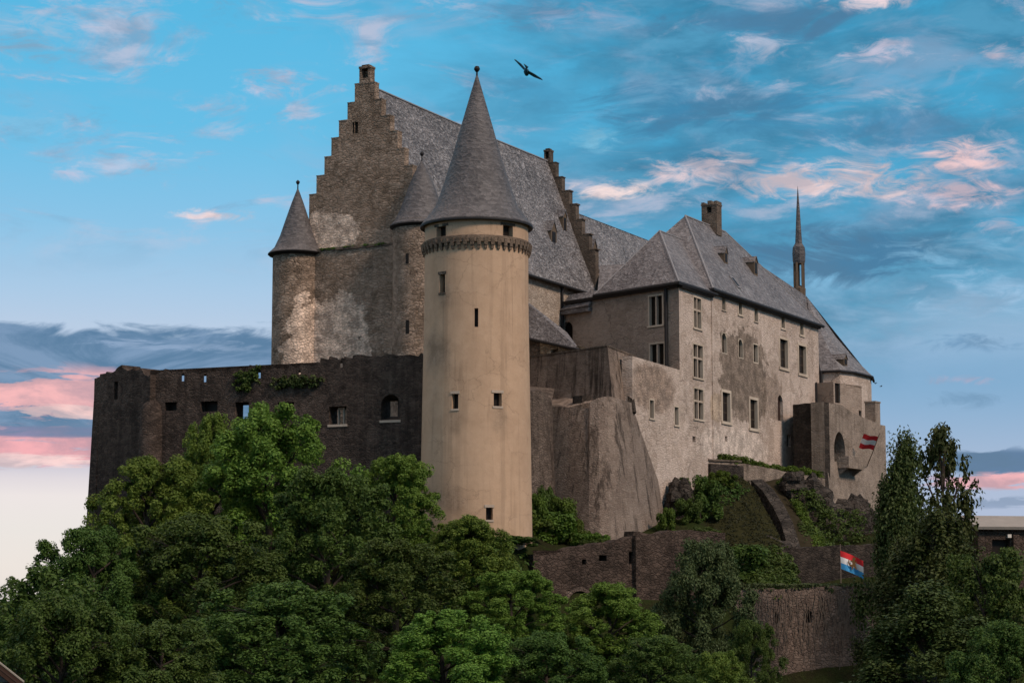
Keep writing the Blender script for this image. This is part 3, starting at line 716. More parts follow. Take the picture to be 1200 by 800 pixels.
    for i in range(14):
        a = W * i / 14 - .2; mb.fbox(HF, a, a + W / 14 - .002, zl + .004, zl + .18 + random.uniform(0, .14), .004, PR + random.uniform(.02, .22))
    mb.build('ledge', M['coping'], t)
    rng = np.random.default_rng(5)
    me = leaf_mesh([HF.pt(rng.uniform(3.2, W), zl + .2, rng.uniform(.3, .95)) - BASE[t] for _ in range(90)], [.22] * 90, 14, .16, rng, 'ledge_moss', M['leafB'], flat=.5)
    o = bpy.data.objects.new('ledge_moss', me); COL.objects.link(o); o.parent = t
    # corner turrets
    for (cx, yc, Y, rp_, eave, prof_px, slits, zb_) in (
        (348, 297, None, 28.5, 297, [(34, 299), (34, 297.5), (27, 291), (20.5, 277), (13.8, 257), (7.2, 238), (1, 222)], [], 6),
        (494, 262, None, 34, 262, [(37.5, 267), (37.5, 265), (32, 259), (26, 247), (19, 228), (10.5, 206), (1, 189)], [(475.5, 297, 479, 309), (475.5, 375, 479.5, 391)], 6)):
        if cx == 348: c = HF.pt(HF.hit(350, 297)[0], 0, .6)
        else: c = HF.pt(HF.hit(491, 262)[0], 0, .9)
        c = P(cx, yc, c.y); k = c.y / 2400; Z = lambda y: P(cx, y, c.y).z
        tr = MB()
        d = bpy.data.objects.new('corner_turret', None)
        # turret wall is a part; its roof, windows and finial are sub-parts
        r = rp_ * k; holes = slits
        H = []
        mb = MB(); mb.lathe(c, [(r, zb_), (r, Z(eave) + .1)], 48); wall = mb.build('corner_turret', M['hall'], t, smooth=40)
        for x0, y0, x1, y1 in slits:
            t0 = cylinder_hit(x0, (y0 + y1) / 2, c, r)[0]; t1 = cylinder_hit(x1, (y0 + y1) / 2, c, r)[0]
            za, zc = cylinder_hit((x0 + x1) / 2, y1, c, r)[1], cylinder_hit((x0 + x1) / 2, y0, c, r)[1]
            mb = MB(); qq = lambda a, z, dr: Vector((c.x + math.cos(a) * (r + dr), c.y + math.sin(a) * (r + dr), z))
            mb.hexa([qq(t0, za, -.2), qq(t1, za, -.2), qq(t1, za, .012), qq(t0, za, .012)], [qq(t0, zc, -.2), qq(t1, zc, -.2), qq(t1, zc, .012), qq(t0, zc, .012)])
            mb.build('arrow_slit', M['pane'], wall)
        mb = MB(); mb.lathe(c, [(r - .2, Z(eave) + .05)] + [(a * k, Z(y)) for a, y in prof_px], 56); mb.build('cone_roof', M['cone'], wall, smooth=35)
        mb = MB(); e = prof_px[0]; mb.lathe(c, [(r - .05, Z(e[1]) - .25), (e[0] * k - .1, Z(e[1]) - .12), (e[0] * k + .05, Z(e[1]) + .02), (e[0] * k, Z(e[1]) + .1)], 56); mb.build('gutter', M['gutter'], wall, smooth=40)
        z = Z(prof_px[-1][1]); mb = MB(); f = 1.0; rr = .2
        mb.lathe(c, [(.002, z - .3), (rr * .4, z - .25), (rr * .3, z + f * .5), (rr * .5, z + f * .52), (rr, z + f * .7), (rr, z + f * .82), (.01, z + f)], 12); mb.build('finial', M['iron'], wall, smooth=50)
# ------------------------------------------------------------------ leaves
def leaf_mesh(centres, radii, per, leaf, rng, name, mat, flat=.8, upbias=.35, hang=0.0):
    C = np.array([tuple(c) for c in centres]); Rr = np.array(radii); n = len(C) * per
    ci = np.repeat(np.arange(len(C)), per)
    d = rng.normal(size=(n, 3)); d[:, 2] += upbias; d /= np.linalg.norm(d, axis=1)[:, None]
    rad = Rr[ci] * (rng.uniform(.25, 1, n) ** .55)
    pos = C[ci] + d * rad[:, None] * np.array([1, 1, flat])
    if hang: pos[:, 2] -= rng.uniform(0, hang, n)
    nr = d * .75 + rng.normal(size=(n, 3)) * .45; nr[:, 2] += .35; nr /= np.linalg.norm(nr, axis=1)[:, None]
    t = np.cross(nr, rng.normal(size=(n, 3))); t /= np.linalg.norm(t, axis=1)[:, None]
    if hang: t = t * .5 + np.array([0, 0, -1.0]); t -= nr * (t * nr).sum(1)[:, None]; t /= np.linalg.norm(t, axis=1)[:, None]
    b = np.cross(nr, t)
    s = leaf * rng.uniform(.6, 1.35, n)[:, None]
    cup = nr * s * .18
    V = np.stack([pos - t * s, pos + b * s * .55 + cup, pos + t * s, pos - b * s * .55 + cup], 1).reshape(-1, 3)
    me = bpy.data.meshes.new(name)
    me.vertices.add(4 * n); me.vertices.foreach_set('co', V.ravel())
    me.loops.add(4 * n); me.loops.foreach_set('vertex_index', np.arange(4 * n, dtype=np.int32))
    me.polygons.add(n); me.polygons.foreach_set('loop_start', np.arange(0, 4 * n, 4, dtype=np.int32)); me.polygons.foreach_set('loop_total', np.full(n, 4, dtype=np.int32))
    me.materials.append(mat); me.update(calc_edges=True); me.validate()
    return me
great_hall()
# ------------------------------------------------------------------ palace wing: pavilion + long block
def palace():
    Lw = WL.hit(660, 345)[0]                        # left face reaches back to the hall
    tB0 = WF.hit(833, 345)[0]; tB1 = WF.hit(958, 390)[0]
    zeP = WF.hit(797, 333)[1]; zeB = BS.hit(835, 341)[1]
    t = thing('palace_wing', tuple(A0.xy) + (8,), 'long pale palace wing with pavilion, rows of windows and hipped slate roofs', 'palace')
    # --- long front
    zb = 6.5; mb = MB()
    W1 = [WF.box(813, 349.5, 821.5, 384.5), WF.box(812.5, 404.5, 823.5, 442.5), WF.box(813.5, 456, 824, 491), WF.box(761.5, 469, 766, 490), WF.box(790.5, 477, 795, 498)]
    small1 = [WF.box(811.5, 511, 815, 518)]
    a_left = WF.hit(741, 425)[0]
    topL = WF.hit(745, 418)[1]
    panel(mb, WF, 0, tB0 + .2, zb, zeP, W1[:3] + small1, depth=.45)
    panel(mb, WF, a_left, 0, zb, [(a_left, topL), (0, WF.hit(795, 433)[1])], W1[3:], depth=.45)
    a, b_ = WF.hit(741, 425)[0], 0
    mb.poly(WF.pt(a, topL, 0), WF.pt(0, WF.hit(795, 433)[1], 0), WF.pt(0, WF.hit(795, 433)[1], -1.2), WF.pt(a, topL, -1.2))
    mb.poly(WF.pt(a, zb, 0), WF.pt(a, topL, 0), WF.pt(a, topL, -1.2), WF.pt(a, zb, -1.2))
    big = [BS.box(846.5, 460, 855.5, 494), BS.box(879, 468.5, 887.5, 502), BS.box(914, 398, 923, 431), BS.box(936, 405.5, 944.5, 438)]
    small = [BS.box(846, 348, 850, 363.5), BS.box(865.5, 354.5, 869.5, 368.5), BS.box(884, 362, 888, 377), BS.box(915.5, 372, 919.5, 384.5), BS.box(937.5, 379.5, 941.5, 392.5)]
    mid = [BS.box(846, 390.5, 851.5, 413.5), BS.box(865.5, 398, 870.5, 419), BS.box(883, 404, 888, 424.5)]
    blind = [BS.box(911.5, 463, 917.5, 493)]
    low = [BS.box(922, 509, 926.5, 523), BS.box(849.5, 511, 852.5, 517)]
    panel(mb, BS, tB0 - .0, tB1, zb + 2, zeB, big + small + mid + blind + low, depth=.45)
    BD = 14.0
    mb.poly(BS.pt(tB0, zb, 0), BS.pt(tB0, zeB, 0), BS.pt(tB0, zeB, -1.0), BS.pt(tB0, zb, -1.0))
    mb.poly(BS.pt(tB0, zeP - .5, -.3), BS.pt(tB0, zeB, -.3), BS.pt(tB0, zeB, -BD), BS.pt(tB0, zeP - .5, -BD))
    mb.poly(BS.pt(tB1, zb, 0), BS.pt(tB1, zeB, 0), BS.pt(tB1, zeB, -BD), BS.pt(tB1, zb, -BD))
    mb.poly(BS.pt(tB0, zb, -BD), BS.pt(tB0, zeB, -BD), BS.pt(tB1, zeB, -BD), BS.pt(tB1, zb, -BD))
    mb.build('front_wall', M['palace'], t)
    for h in W1[:3]: window(WF, t, h, .2, 2, depth=.45, proud=.03)
    for h in W1[3:]: window(WF, t, h, .17, 0, depth=.45, pane='redpane', proud=.03)
    for h in small1: window(WF, t, h, 0, depth=.45, name='putlog_hole')
    for h in big: window(BS, t, h, .32, 0, depth=.45)
    for i, h in enumerate(small): window(BS, t, h, (.22 if i not in (0, 2) else .1), 0, depth=.45, proud=.03, pane='pane')
    for i, h in enumerate(mid): window(BS, t, h, .14 if i == 2 else .1, 0, arch=i < 2 and 'palace', depth=.45, proud=.02, sill=False)
    for h in blind: window(BS, t, h, 0, arch='palace', depth=.45, pane='redpane', name='arched_niche')
    for h in low: window(BS, t, h, 0, depth=.45)
    # --- left face of the pavilion
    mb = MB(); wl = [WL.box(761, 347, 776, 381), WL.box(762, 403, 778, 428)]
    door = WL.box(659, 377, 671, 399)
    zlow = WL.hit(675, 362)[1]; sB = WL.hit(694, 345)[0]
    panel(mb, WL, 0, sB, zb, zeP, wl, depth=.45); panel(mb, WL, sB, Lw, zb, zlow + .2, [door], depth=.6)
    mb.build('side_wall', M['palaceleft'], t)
    for h in wl: window(WL, t, h, .2, 1, depth=.45, proud=.03)
    window(WL, t, door, 0, arch='palaceleft', depth=.6, name='doorway')
    # downpipes
    for fr, x, y, zz in ((WL, 781.5, 334, WL.hit(781, 432)[1]), (WF, 0, 0, 0)):
        if not zz: continue
        s, z = fr.hit(x, y); mb = MB(); mb.tube([fr.pt(s, z + .2, .45), fr.pt(s, z - .7, .2), fr.pt(s, zz, .2)], [.2, .2, .17], 8); mb.build('downpipe', M['gutter'], t)
    s, z = BS.hit(955, 448); mb = MB(); mb.tube([BS.pt(s, z, .18), BS.pt(s, z - 5.5, .18)], [.12, .12], 8); mb.build('downpipe', M['gutter'], t)
    # --- roofs
    ap = P(773, 270.5, 228.5); zP = zeP + .1
    e = .55
    A = WF.pt(-.3, zP, e) + WL.n * e; Ll = WL.pt(WL.hit(700, 340)[0], zP, e); Lfar = WL.pt(WL.hit(700, 340)[0], zP, -8)
    Bp = WF.pt(tB0 + 1.0, zP, e); rend = ap + WF.d * 12
    back = ap + (ap - (A + Bp) / 2); back.z = zP
    mb = MB()
    mb.slab([A, Bp, rend, ap], .14); mb.slab([Ll, A, ap], .14)
    lback = Ll + WF.d * 14; lback.z = zP
    mb.slab([ap, rend, lback + WF.d * 5, Ll], .14)
    mb.build('pavilion_roof', M['slate'], t)
    mb = MB(); mb.tube([ap, (ap + A) / 2 + UP * .02, A], [.12] * 3, 6); mb.tube([ap, rend], [.11, .11], 6); mb.tube([ap, Ll], [.1, .1], 6); mb.build('ridge_cap', M['lead'], t)
    mb = MB(); mb.tube([Ll - UP * .12, A - UP * .12, WF.pt(tB0 + .3, zP - .12, e)], [.22, .22, .22], 8)
    mb.hexa([WL.pt(0, zP - .5, .02), WL.pt(Lw * .98, zP - .5, .02), WL.pt(Lw * .98, zP - .5, .4), WL.pt(-.2, zP - .5, .4)], [WL.pt(0, zP - .2, .02), WL.pt(Lw * .98, zP - .2, .02), WL.pt(Lw * .98, zP - .2, .5), WL.pt(-.2, zP - .2, .5)])
    mb.hexa([WF.pt(.05, zP - .5, .02), WF.pt(tB0 - .1, zP - .5, .02), WF.pt(tB0 - .1, zP - .5, .35), WF.pt(.05, zP - .5, .35)], [WF.pt(.05, zP - .2, .02), WF.pt(tB0 - .1, zP - .2, .02), WF.pt(tB0 - .1, zP - .2, .5), WF.pt(.05, zP - .2, .5)])
    mb.build('gutter', M['gutter'], t)
    # main block roof
    zB = zeB + .12; S0 = BS.pt(tB0 - .9, zB, e); S1 = BS.pt(tB1 + .4, zB, e); S0b = BS.pt(tB0 - .9, zB, -BD - e); S1b = BS.pt(tB1 + .4, zB, -BD - e)
    mid_ = Fr(BS.pt(0, 0, -BD / 2), 28.4)
    s0, z0 = mid_.hit(803, 252); s1, z1 = mid_.hit(850, 272.5); zR = (z0 + z1) / 2
    r0, r1 = mid_.pt(s0, zR), mid_.pt(s1, zR)
    mb = MB(); mb.slab([S0, S1, r1, r0], .14); mb.slab([S0b, S0, r0], .14); mb.slab([S1, S1b, r1], .14); mb.slab([S1b, S0b, r0, r1], .14)
    mb.build('main_roof', M['slate'], t)
    mb = MB(); mb.tube([r0, S0], [.13, .13], 6); mb.tube([r0, r1], [.13, .13], 6); mb.tube([r1, S1], [.10, .10], 6); mb.build('ridge_cap', M['lead'], t)
    mb = MB(); mb.tube([S0b - UP * .1, S0 - UP * .12, S1 - UP * .12], [.2] * 3, 8)
    mb.hexa([BS.pt(tB0 + .05, zB - .5, .02), BS.pt(tB1 - .1, zB - .5, .02), BS.pt(tB1 - .1, zB - .5, .35), BS.pt(tB0 + .05, zB - .5, .35)], [BS.pt(tB0 + .05, zB - .2, .02), BS.pt(tB1 - .1, zB - .2, .02), BS.pt(tB1 - .1, zB - .2, .5), BS.pt(tB0 + .05, zB - .2, .5)])
    mb.build('gutter', M['gutter'], t)
    nr = (S1 - S0).cross(r0 - S0).normalized()
    for x, y, w, h, st in ((851, 309, 1.0, 1.35, 1.3), (886, 323, 1.15, 1.75, .9)):
        dormer(t, hitplane(x, y, S0, nr), BS.n, w, h, 1.5, M['slate'], steep=st)
    p = hitplane(861, 331, S0, nr); mb = MB(); u = (r0 - S0); u = (u - BS.d * u.dot(BS.d)).normalized()
    nn = nr if nr.z > 0 else -nr
    q = [p - BS.d * .45 - u * .9, p + BS.d * .45 - u * .9, p + BS.d * .45 + u * .9, p - BS.d * .45 + u * .9]
    mb.prism([x + nn * .002 for x in q], nn * .12); sk = mb.build('skylight', M['lead'], t)
    mb = MB(); q2 = [p + (x - p) * .72 for x in q]; mb.prism([x + nn * .122 for x in q2], nn * .02); mb.build('pane', M['pane'], sk)
    # chimney turret on the ridge, with a round opening
    c = mid_.pt(mid_.hit(834, 262)[0], 0); zc0 = zR - 1.2; zc1 = P(833, 240, c.y).z
    mb = MB(); f1 = Fr(c, 28.4 - 90); f1.n = -WF.d.normalized(); f1.d = Vector((-WF.n.x, -WF.n.y, 0)) * -1
    w, dp = 2.0, 1.5; zc = zc1 - .75
    hz = [(-.32, .32, zc - .38, zc + .38, .9)]
    panel(mb, f1, -w / 2, w / 2, zc0, zc1 - .2, hz, off=dp / 2, thick=dp)
    mb.fbox(f1, -w / 2 - .06, w / 2 + .06, zc1 - .2, zc1 - .02, -dp / 2 - .06, dp / 2 + .06)
    mb.fbox(f1, -w / 2 - .02, -w / 2 + .35, zc1 - .02, zc1 + .22, -dp / 2, dp / 2); mb.fbox(f1, w / 2 - .35, w / 2 + .02, zc1 - .02, zc1 + .3, -dp / 2, dp / 2); mb.fbox(f1, -.25, .25, zc1 - .02, zc1 + .4, -dp / 2 + .1, dp / 2 - .1)
    mb.build('chimney', M['coping'], t)
    # small lean-to roof in the corner by the hall
    mb = MB(); a = WL.pt(Lw + .2, zlow, .7); b_ = WL.pt(sB, zlow + .1, .7); d_ = WL.pt(sB + .1, zlow + 2.0, -1.2); cc = WL.pt(Lw + .2, zlow + 2.0, -1.2)
    mb.slab([a, b_, d_, cc], .22); mb.fbox(WL, sB, Lw, zlow - .55, zlow - .12, .02, .6); mb.build('porch_roof', M['slate'], t)
    return tB0, tB1, zeB, zeP, Lw
tB0, tB1, zeB, zeP, Lw = palace()
# ------------------------------------------------------------------ rear range behind the hall, link roof
def gable_house(name, label, cat, fr, a0, a1, dep, z0, ze, zr, roofmat, wallmat, off=0):
    c = fr.pt((a0 + a1) / 2, z0, -dep / 2); t = thing(name, tuple(c), label, cat)
    mb = MB(); b = [fr.pt(a0, z0, 0), fr.pt(a1, z0, 0), fr.pt(a1, z0, -dep), fr.pt(a0, z0, -dep)]
    mb.hexa(b, [p + UP * (ze - z0) for p in b])
    for a in (a0, a1): mb.poly(fr.pt(a, ze, 0), fr.pt(a, zr - .1, -dep / 2), fr.pt(a, ze, -dep))
    mb.build('wall', wallmat, t)
    mb = MB(); mb.slab([fr.pt(a0 - .2, ze - .2, .4), fr.pt(a1 + .2, ze - .2, .4), fr.pt(a1 + .2, zr, -dep / 2), fr.pt(a0 - .2, zr, -dep / 2)], .15)
    mb.slab([fr.pt(a0 - .2, ze - .2, -dep - .4), fr.pt(a1 + .2, ze - .2, -dep - .4), fr.pt(a1 + .2, zr, -dep / 2), fr.pt(a0 - .2, zr, -dep / 2)], .15)
    mb.build('roof', roofmat, t)
    return t
rr = Fr(HS.pt(HL + 1.2, 0, -2.0), 27.3)
rm = Fr(HS.pt(HL + 1.2, 0, -5.8), 27.3)
zr_ = rm.hit(740, 274)[1]
gable_house('rear_range', 'rear range whose grey roof shows behind the far stepped gable', 'building', rr, 0, 30, 7.6, 8, zr_ - 7.5, zr_, M['roof'], M['hallside'])
def link():
    p = [P(700, 345, 236), P(740, 345, 236), P(740, 309, 241), P(703, 311, 241)]
    c = P(720, 345, 239); t = thing('connecting_range', (c.x, c.y, 8), 'low dark roofed link between the hall and the pavilion', 'building')
    mb = MB(); mb.slab(p, .15); mb.build('roof', M['slate'], t)
    mb = MB(); b = [P(700, 345, 236.3), P(740, 345, 236.3), P(740, 345, 243), P(700, 345, 243)]
    b = [Vector((q.x, q.y, 8)) for q in b]; mb.hexa(b, [q + UP * (p[0].z - 8.2) for q in b]); mb.build('wall', M['hallside'], t)
link()
def lean_to():
    c = P(640, 410, 218); t = thing('lean_to', (c.x, c.y, 8), 'small lean-to with dark slate roof between round tower and pavilion', 'building')
    f = Fr(P(682, 408, 212), math.degrees(math.atan2(P(618, 392, 218.5).x - P(682, 408, 212).x, 6.5)))
    a1, _ = f.hit(612, 392); zl = f.hit(682, 409)[1]; zh = f.hit(618, 389)[1]
    zl1 = f.hit(618, 393)[1]; fr_lo = [f.pt(0, zl, .4), f.pt(a1, zl1, .4)]; fr_hi = [P(660, 372, 214), P(612, 345, 210)]
    mb = MB(); mb.slab([fr_lo[0], fr_lo[1], P(610, 347, 223), P(627, 371, 224), P(664, 389, 224)], .25); mb.build('roof', M['slate'], t)
    mb = MB(); mb.tube([fr_lo[0] - UP * .1, fr_lo[1] - UP * .1], [.16, .16], 8); mb.build('gutter', M['gutter'], t)
    mb = MB(); panel(mb, f, .2, a1, 8, [(0, zl - .15), (a1, zl1 - .15)], [f.box(645.5, 409, 654, 417)], thick=.6)
    mb.build('wall', stone('pale_rubble', (.42, .33, .23), (.26, .2, .14), (.56, .47, .35), 1.6, 1.0, .9, patches=[((.15, .115, .09), (f, f.hit(622, 405)[0], zl, 1.6, 3.0, .05, .1), 1.0)]), t)
    mb = MB(); mb.fbox(f, f.hit(654, 413)[0] - .1, f.hit(645.5, 413)[0] + .1, zl - 2, zl - .2, -.7, -.61); mb.build('window', M['pane'], t)
lean_to()
# ------------------------------------------------------------------ chapel with spire
def chapel():
    ze = P(985, 436, 258).z
    E = [P(952, 428, 259), P(962, 434.5, 256.5), P(985, 437, 255.5), P(1003, 441, 257.5), P(1022.5, 447.5, 262.5), P(1024, 449, 268)]
    E = [Vector((p.x, p.y, ze)) for p in E]
    rend = P(945, 347, 268); rst = P(893, 312, 258)
    back = [E[-1] + Vector((-6, 9, 0)), E[-1] + Vector((-20, 4, 0))]
    c = (E[2] + rend) / 2; t = thing('chapel', (c.x, c.y, 10), 'chapel with curved slate apse roof and slender lantern spire', 'chapel')
    mb = MB()
    start = Vector((rst.x + 3, rst.y - 6, ze))
    def fl(p, f): q = p.lerp(rend, f); q.z -= .7 * math.sin(f * math.pi) * (1 if f < .6 else .6); return q
    rows = [[fl(p, f) for p in E] for f in (0, .12, .3, .55, .8, 1)]
    for i in range(5):
        for j in range(len(E) - 1):
            q = [rows[i][j], rows[i][j + 1], rows[i + 1][j + 1], rows[i + 1][j]]
            mb.poly(*(q if i < 4 else q[:3]))
    mb.poly(E[0], rend, rst, start); mb.poly(E[-1], back[0], rend); mb.poly(back[0], back[1], rst, rend)
    mb.build('roof', M['slate'], t, smooth=40)
    mb = MB(); mb.tube([E[0] - UP * .1] + [p - UP * .12 for p in E[1:]], [.16] * len(E), 8); mb.build('gutter', M['gutter'], t)
    inn = [p + (Vector((c.x, c.y, ze)) - p) * .05 for p in E] + [back[1]]
    mb = MB(); mb.hexa([Vector((p.x, p.y, 9)) for p in inn], [Vector((p.x, p.y, ze - .1)) for p in inn]); mb.build('wall', M['palace'], t)
    # corner downpipe
    p = E[1]; mb = MB(); mb.tube([p - UP * .15, p - UP * 6], [.22, .2], 8); mb.build('downpipe', M['gutter'], t)
    # little hatch on the hip
    d = dormer(t, P(991, 428, 257.5), Vector((.8, -.6, 0)), 1.0, .9, 1.4, M['slate'], steep=1.0)
    # projecting bay
    f = Fr(P(977, 470, 253.5), math.degrees(math.atan2(P(1010, 470, 257.5).x - P(977, 470, 253.5).x, 4)))
    a1 = f.hit(1010, 470)[0]; mb = MB()
    panel(mb, f, 0, a1, 10, [(0, f.hit(977, 447)[1]), (a1, f.hit(1009, 455)[1])], [f.box(978.5, 449, 984.5, 472), f.box(1006.5, 481, 1009.5, 491)], thick=3.5, depth=.3)
    mb.build('bay', M['palaceleft'], t)
    for bx in (f.box(978.5, 449, 984.5, 472), f.box(1006.5, 481, 1009.5, 491)): window(f, t, bx, 0, depth=.3)
    # spire
    k = 268 / 2400; s = P(937, 345, 268); Z = lambda y: P(937, y, 268).z
    sp = MB(); r = 5.6 * k
    for i in range(5):
        a = math.pi * .4 * i + .3; sp.box((s.x + math.cos(a) * r, s.y + math.sin(a) * r, Z(349)), .28, .28, Z(308) - Z(349))
    sp.lathe(s, [(r + .15, Z(365)), (r + .2, Z(338)), (r * .2, Z(334))], 8)
    spo = sp.build('lantern', M['timber'], t)
    mb = MB(); mb.lathe(s, [(.05, Z(309)), (r + .1, Z(309.5)), (7.4 * k, Z(306)), (7.8 * k, Z(297)), (7.2 * k, Z(290)), (4.2 * k, Z(285)), (3.6 * k, Z(276)), (2.2 * k, Z(248)), (.9 * k, Z(228)), (.35 * k, Z(221)), (.01, Z(218))], 8); mb.build('spire', M['cone'], t)
chapel()
# ------------------------------------------------------------------ curtain wall
def ptop(fr, pts): return sorted(fr.hit(x, y) for x, y in pts)
def curtain():
    t = thing('curtain_wall', tuple(P(330, 560, 186)), 'dark ruined curtain wall with embrasures left of the round tower', 'wall')
    f = CURT; a0 = f.hit(520, 420)[0]; a1 = f.hit(176, 440)[0]
    top = ptop(f, [(520, 416), (493, 416), (440, 418), (378, 419), (375, 422), (364, 430), (335, 430), (291, 430), (286, 434), (254, 433), (240, 435), (215, 434), (191, 435), (180, 439), (176, 441)])
    em = [(275.5, 471, 291.5, 491), (325, 471, 344.5, 490), (385.5, 476, 406, 497)]
    arch = (446.5, 462, 468.5, 492)
    shallow = [(193, 471, 207, 481), (235, 470, 255, 482)]
    sl = [(213.3, 437.5, 215.8, 446.5), (239.2, 438, 241.7, 447.5), (303, 434, 305.5, 443), (399, 423, 401.3, 430.5), (350, 434, 352.2, 438.5)]
    holes = [f.box(*b) + (.55, .38) for b in em] + [f.box(*b) for b in shallow] + [f.box(*b) + (11.0,) for b in sl] + [f.box(*arch) + (.4, .4)]
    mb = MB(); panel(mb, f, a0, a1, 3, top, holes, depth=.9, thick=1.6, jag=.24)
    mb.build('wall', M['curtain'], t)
    for b in shallow: 
        h = f.box(*b); mb = MB(); mb.fbox(f, h[0] + .01, h[1] - .01, h[2] + .01, h[3] - .01, -.92, -.85); mb.build('embrasure', M['pane'], t)
    h = f.box(*arch); mb = MB(); r = (h[1] - h[0]) / 2; c = (h[0] + h[1]) / 2
    for s in (-1, 1):
        pts = [(c + s * r, h[3])] + [(c + s * r * math.cos(q), h[3] - r + r * math.sin(q)) for q in np.linspace(0, math.pi / 2, 7)]
        mb.prism([f.pt(a, z, -.02) for a, z in pts], f.n * -.5)
    mb.build('arch_head', M['curtain'], t)
    for b in [em[2], arch]:
        h = f.box(*b); mb = MB(); mb.fbox(f, h[0] - .1, h[1] + .1, h[2] - .22, h[2] - .002, -.4, .08); mb.build('sill', M['mull'], t)
    h = f.box(*em[2]); mb = MB(); c, z = (h[0] + h[1]) / 2, (h[2] + h[3]) / 2
    mb.fbox(f, c - .32, c - .2, h[2], h[3] - .2, -.9, -.7); mb.fbox(f, c + .2, c + .32, h[2], h[3] - .2, -.9, -.7); mb.fbox(f, c - .32, c + .32, h[3] - .2, h[3] - .06, -.9, -.7); mb.build('window_frame', M['mull'], t)
    # older end block at the far left
    e = f.pt(a1 - .4, 0, .6); e2 = P(109, 440, 197)
    g = Fr(e, math.degrees(math.atan2(e2.x - e.x, e2.y - e.y)))
    top = ptop(g, [(176, 441), (174, 438.5), (165, 434), (156.5, 432), (142.5, 430.5), (134, 434), (125, 437), (117, 440), (110.5, 442)])
    b0, b1 = g.hit(176, 500)[0], g.hit(110.5, 450)[0]
    mb = MB(); panel(mb, g, 0, b1, 0, top, [g.box(133.5, 447, 138, 468)], depth=1.0, thick=2.2, jag=.26)
    # battered foot on the outer corner
    zt = g.hit(111, 470)[1]
    mb.hexa([g.pt(b1 - .8, -1, .25), g.pt(b1 + .85, -1, .25), g.pt(b1 + .85, -1, -2.2), g.pt(b1 - .8, -1, -2.2)], [g.pt(b1 - .8, zt, .01), g.pt(b1 + .012, zt, .01), g.pt(b1 + .012, zt, -2.19), g.pt(b1 - .8, zt, -2.19)])
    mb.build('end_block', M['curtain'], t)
    h = g.box(133.5, 447, 138, 468); mb = MB(); mb.fbox(g, h[0], h[1], h[2], h[3], -1.1, -1.0); mb.build('arrow_slit', M['pane'], t)
    # rounded buttress where the two meet
    p0 = f.pt(a1 - .3, 0, .0); mb = MB(); z1 = P(176, 474, 191).z
    mb.lathe(p0, [(1.45, 0), (1.1, z1 - .8), (.9, z1), (.3, z1 + .5), (.01, z1 + .55)], 20); mb.build('buttress', M['curtain'], t, smooth=40)
curtain()
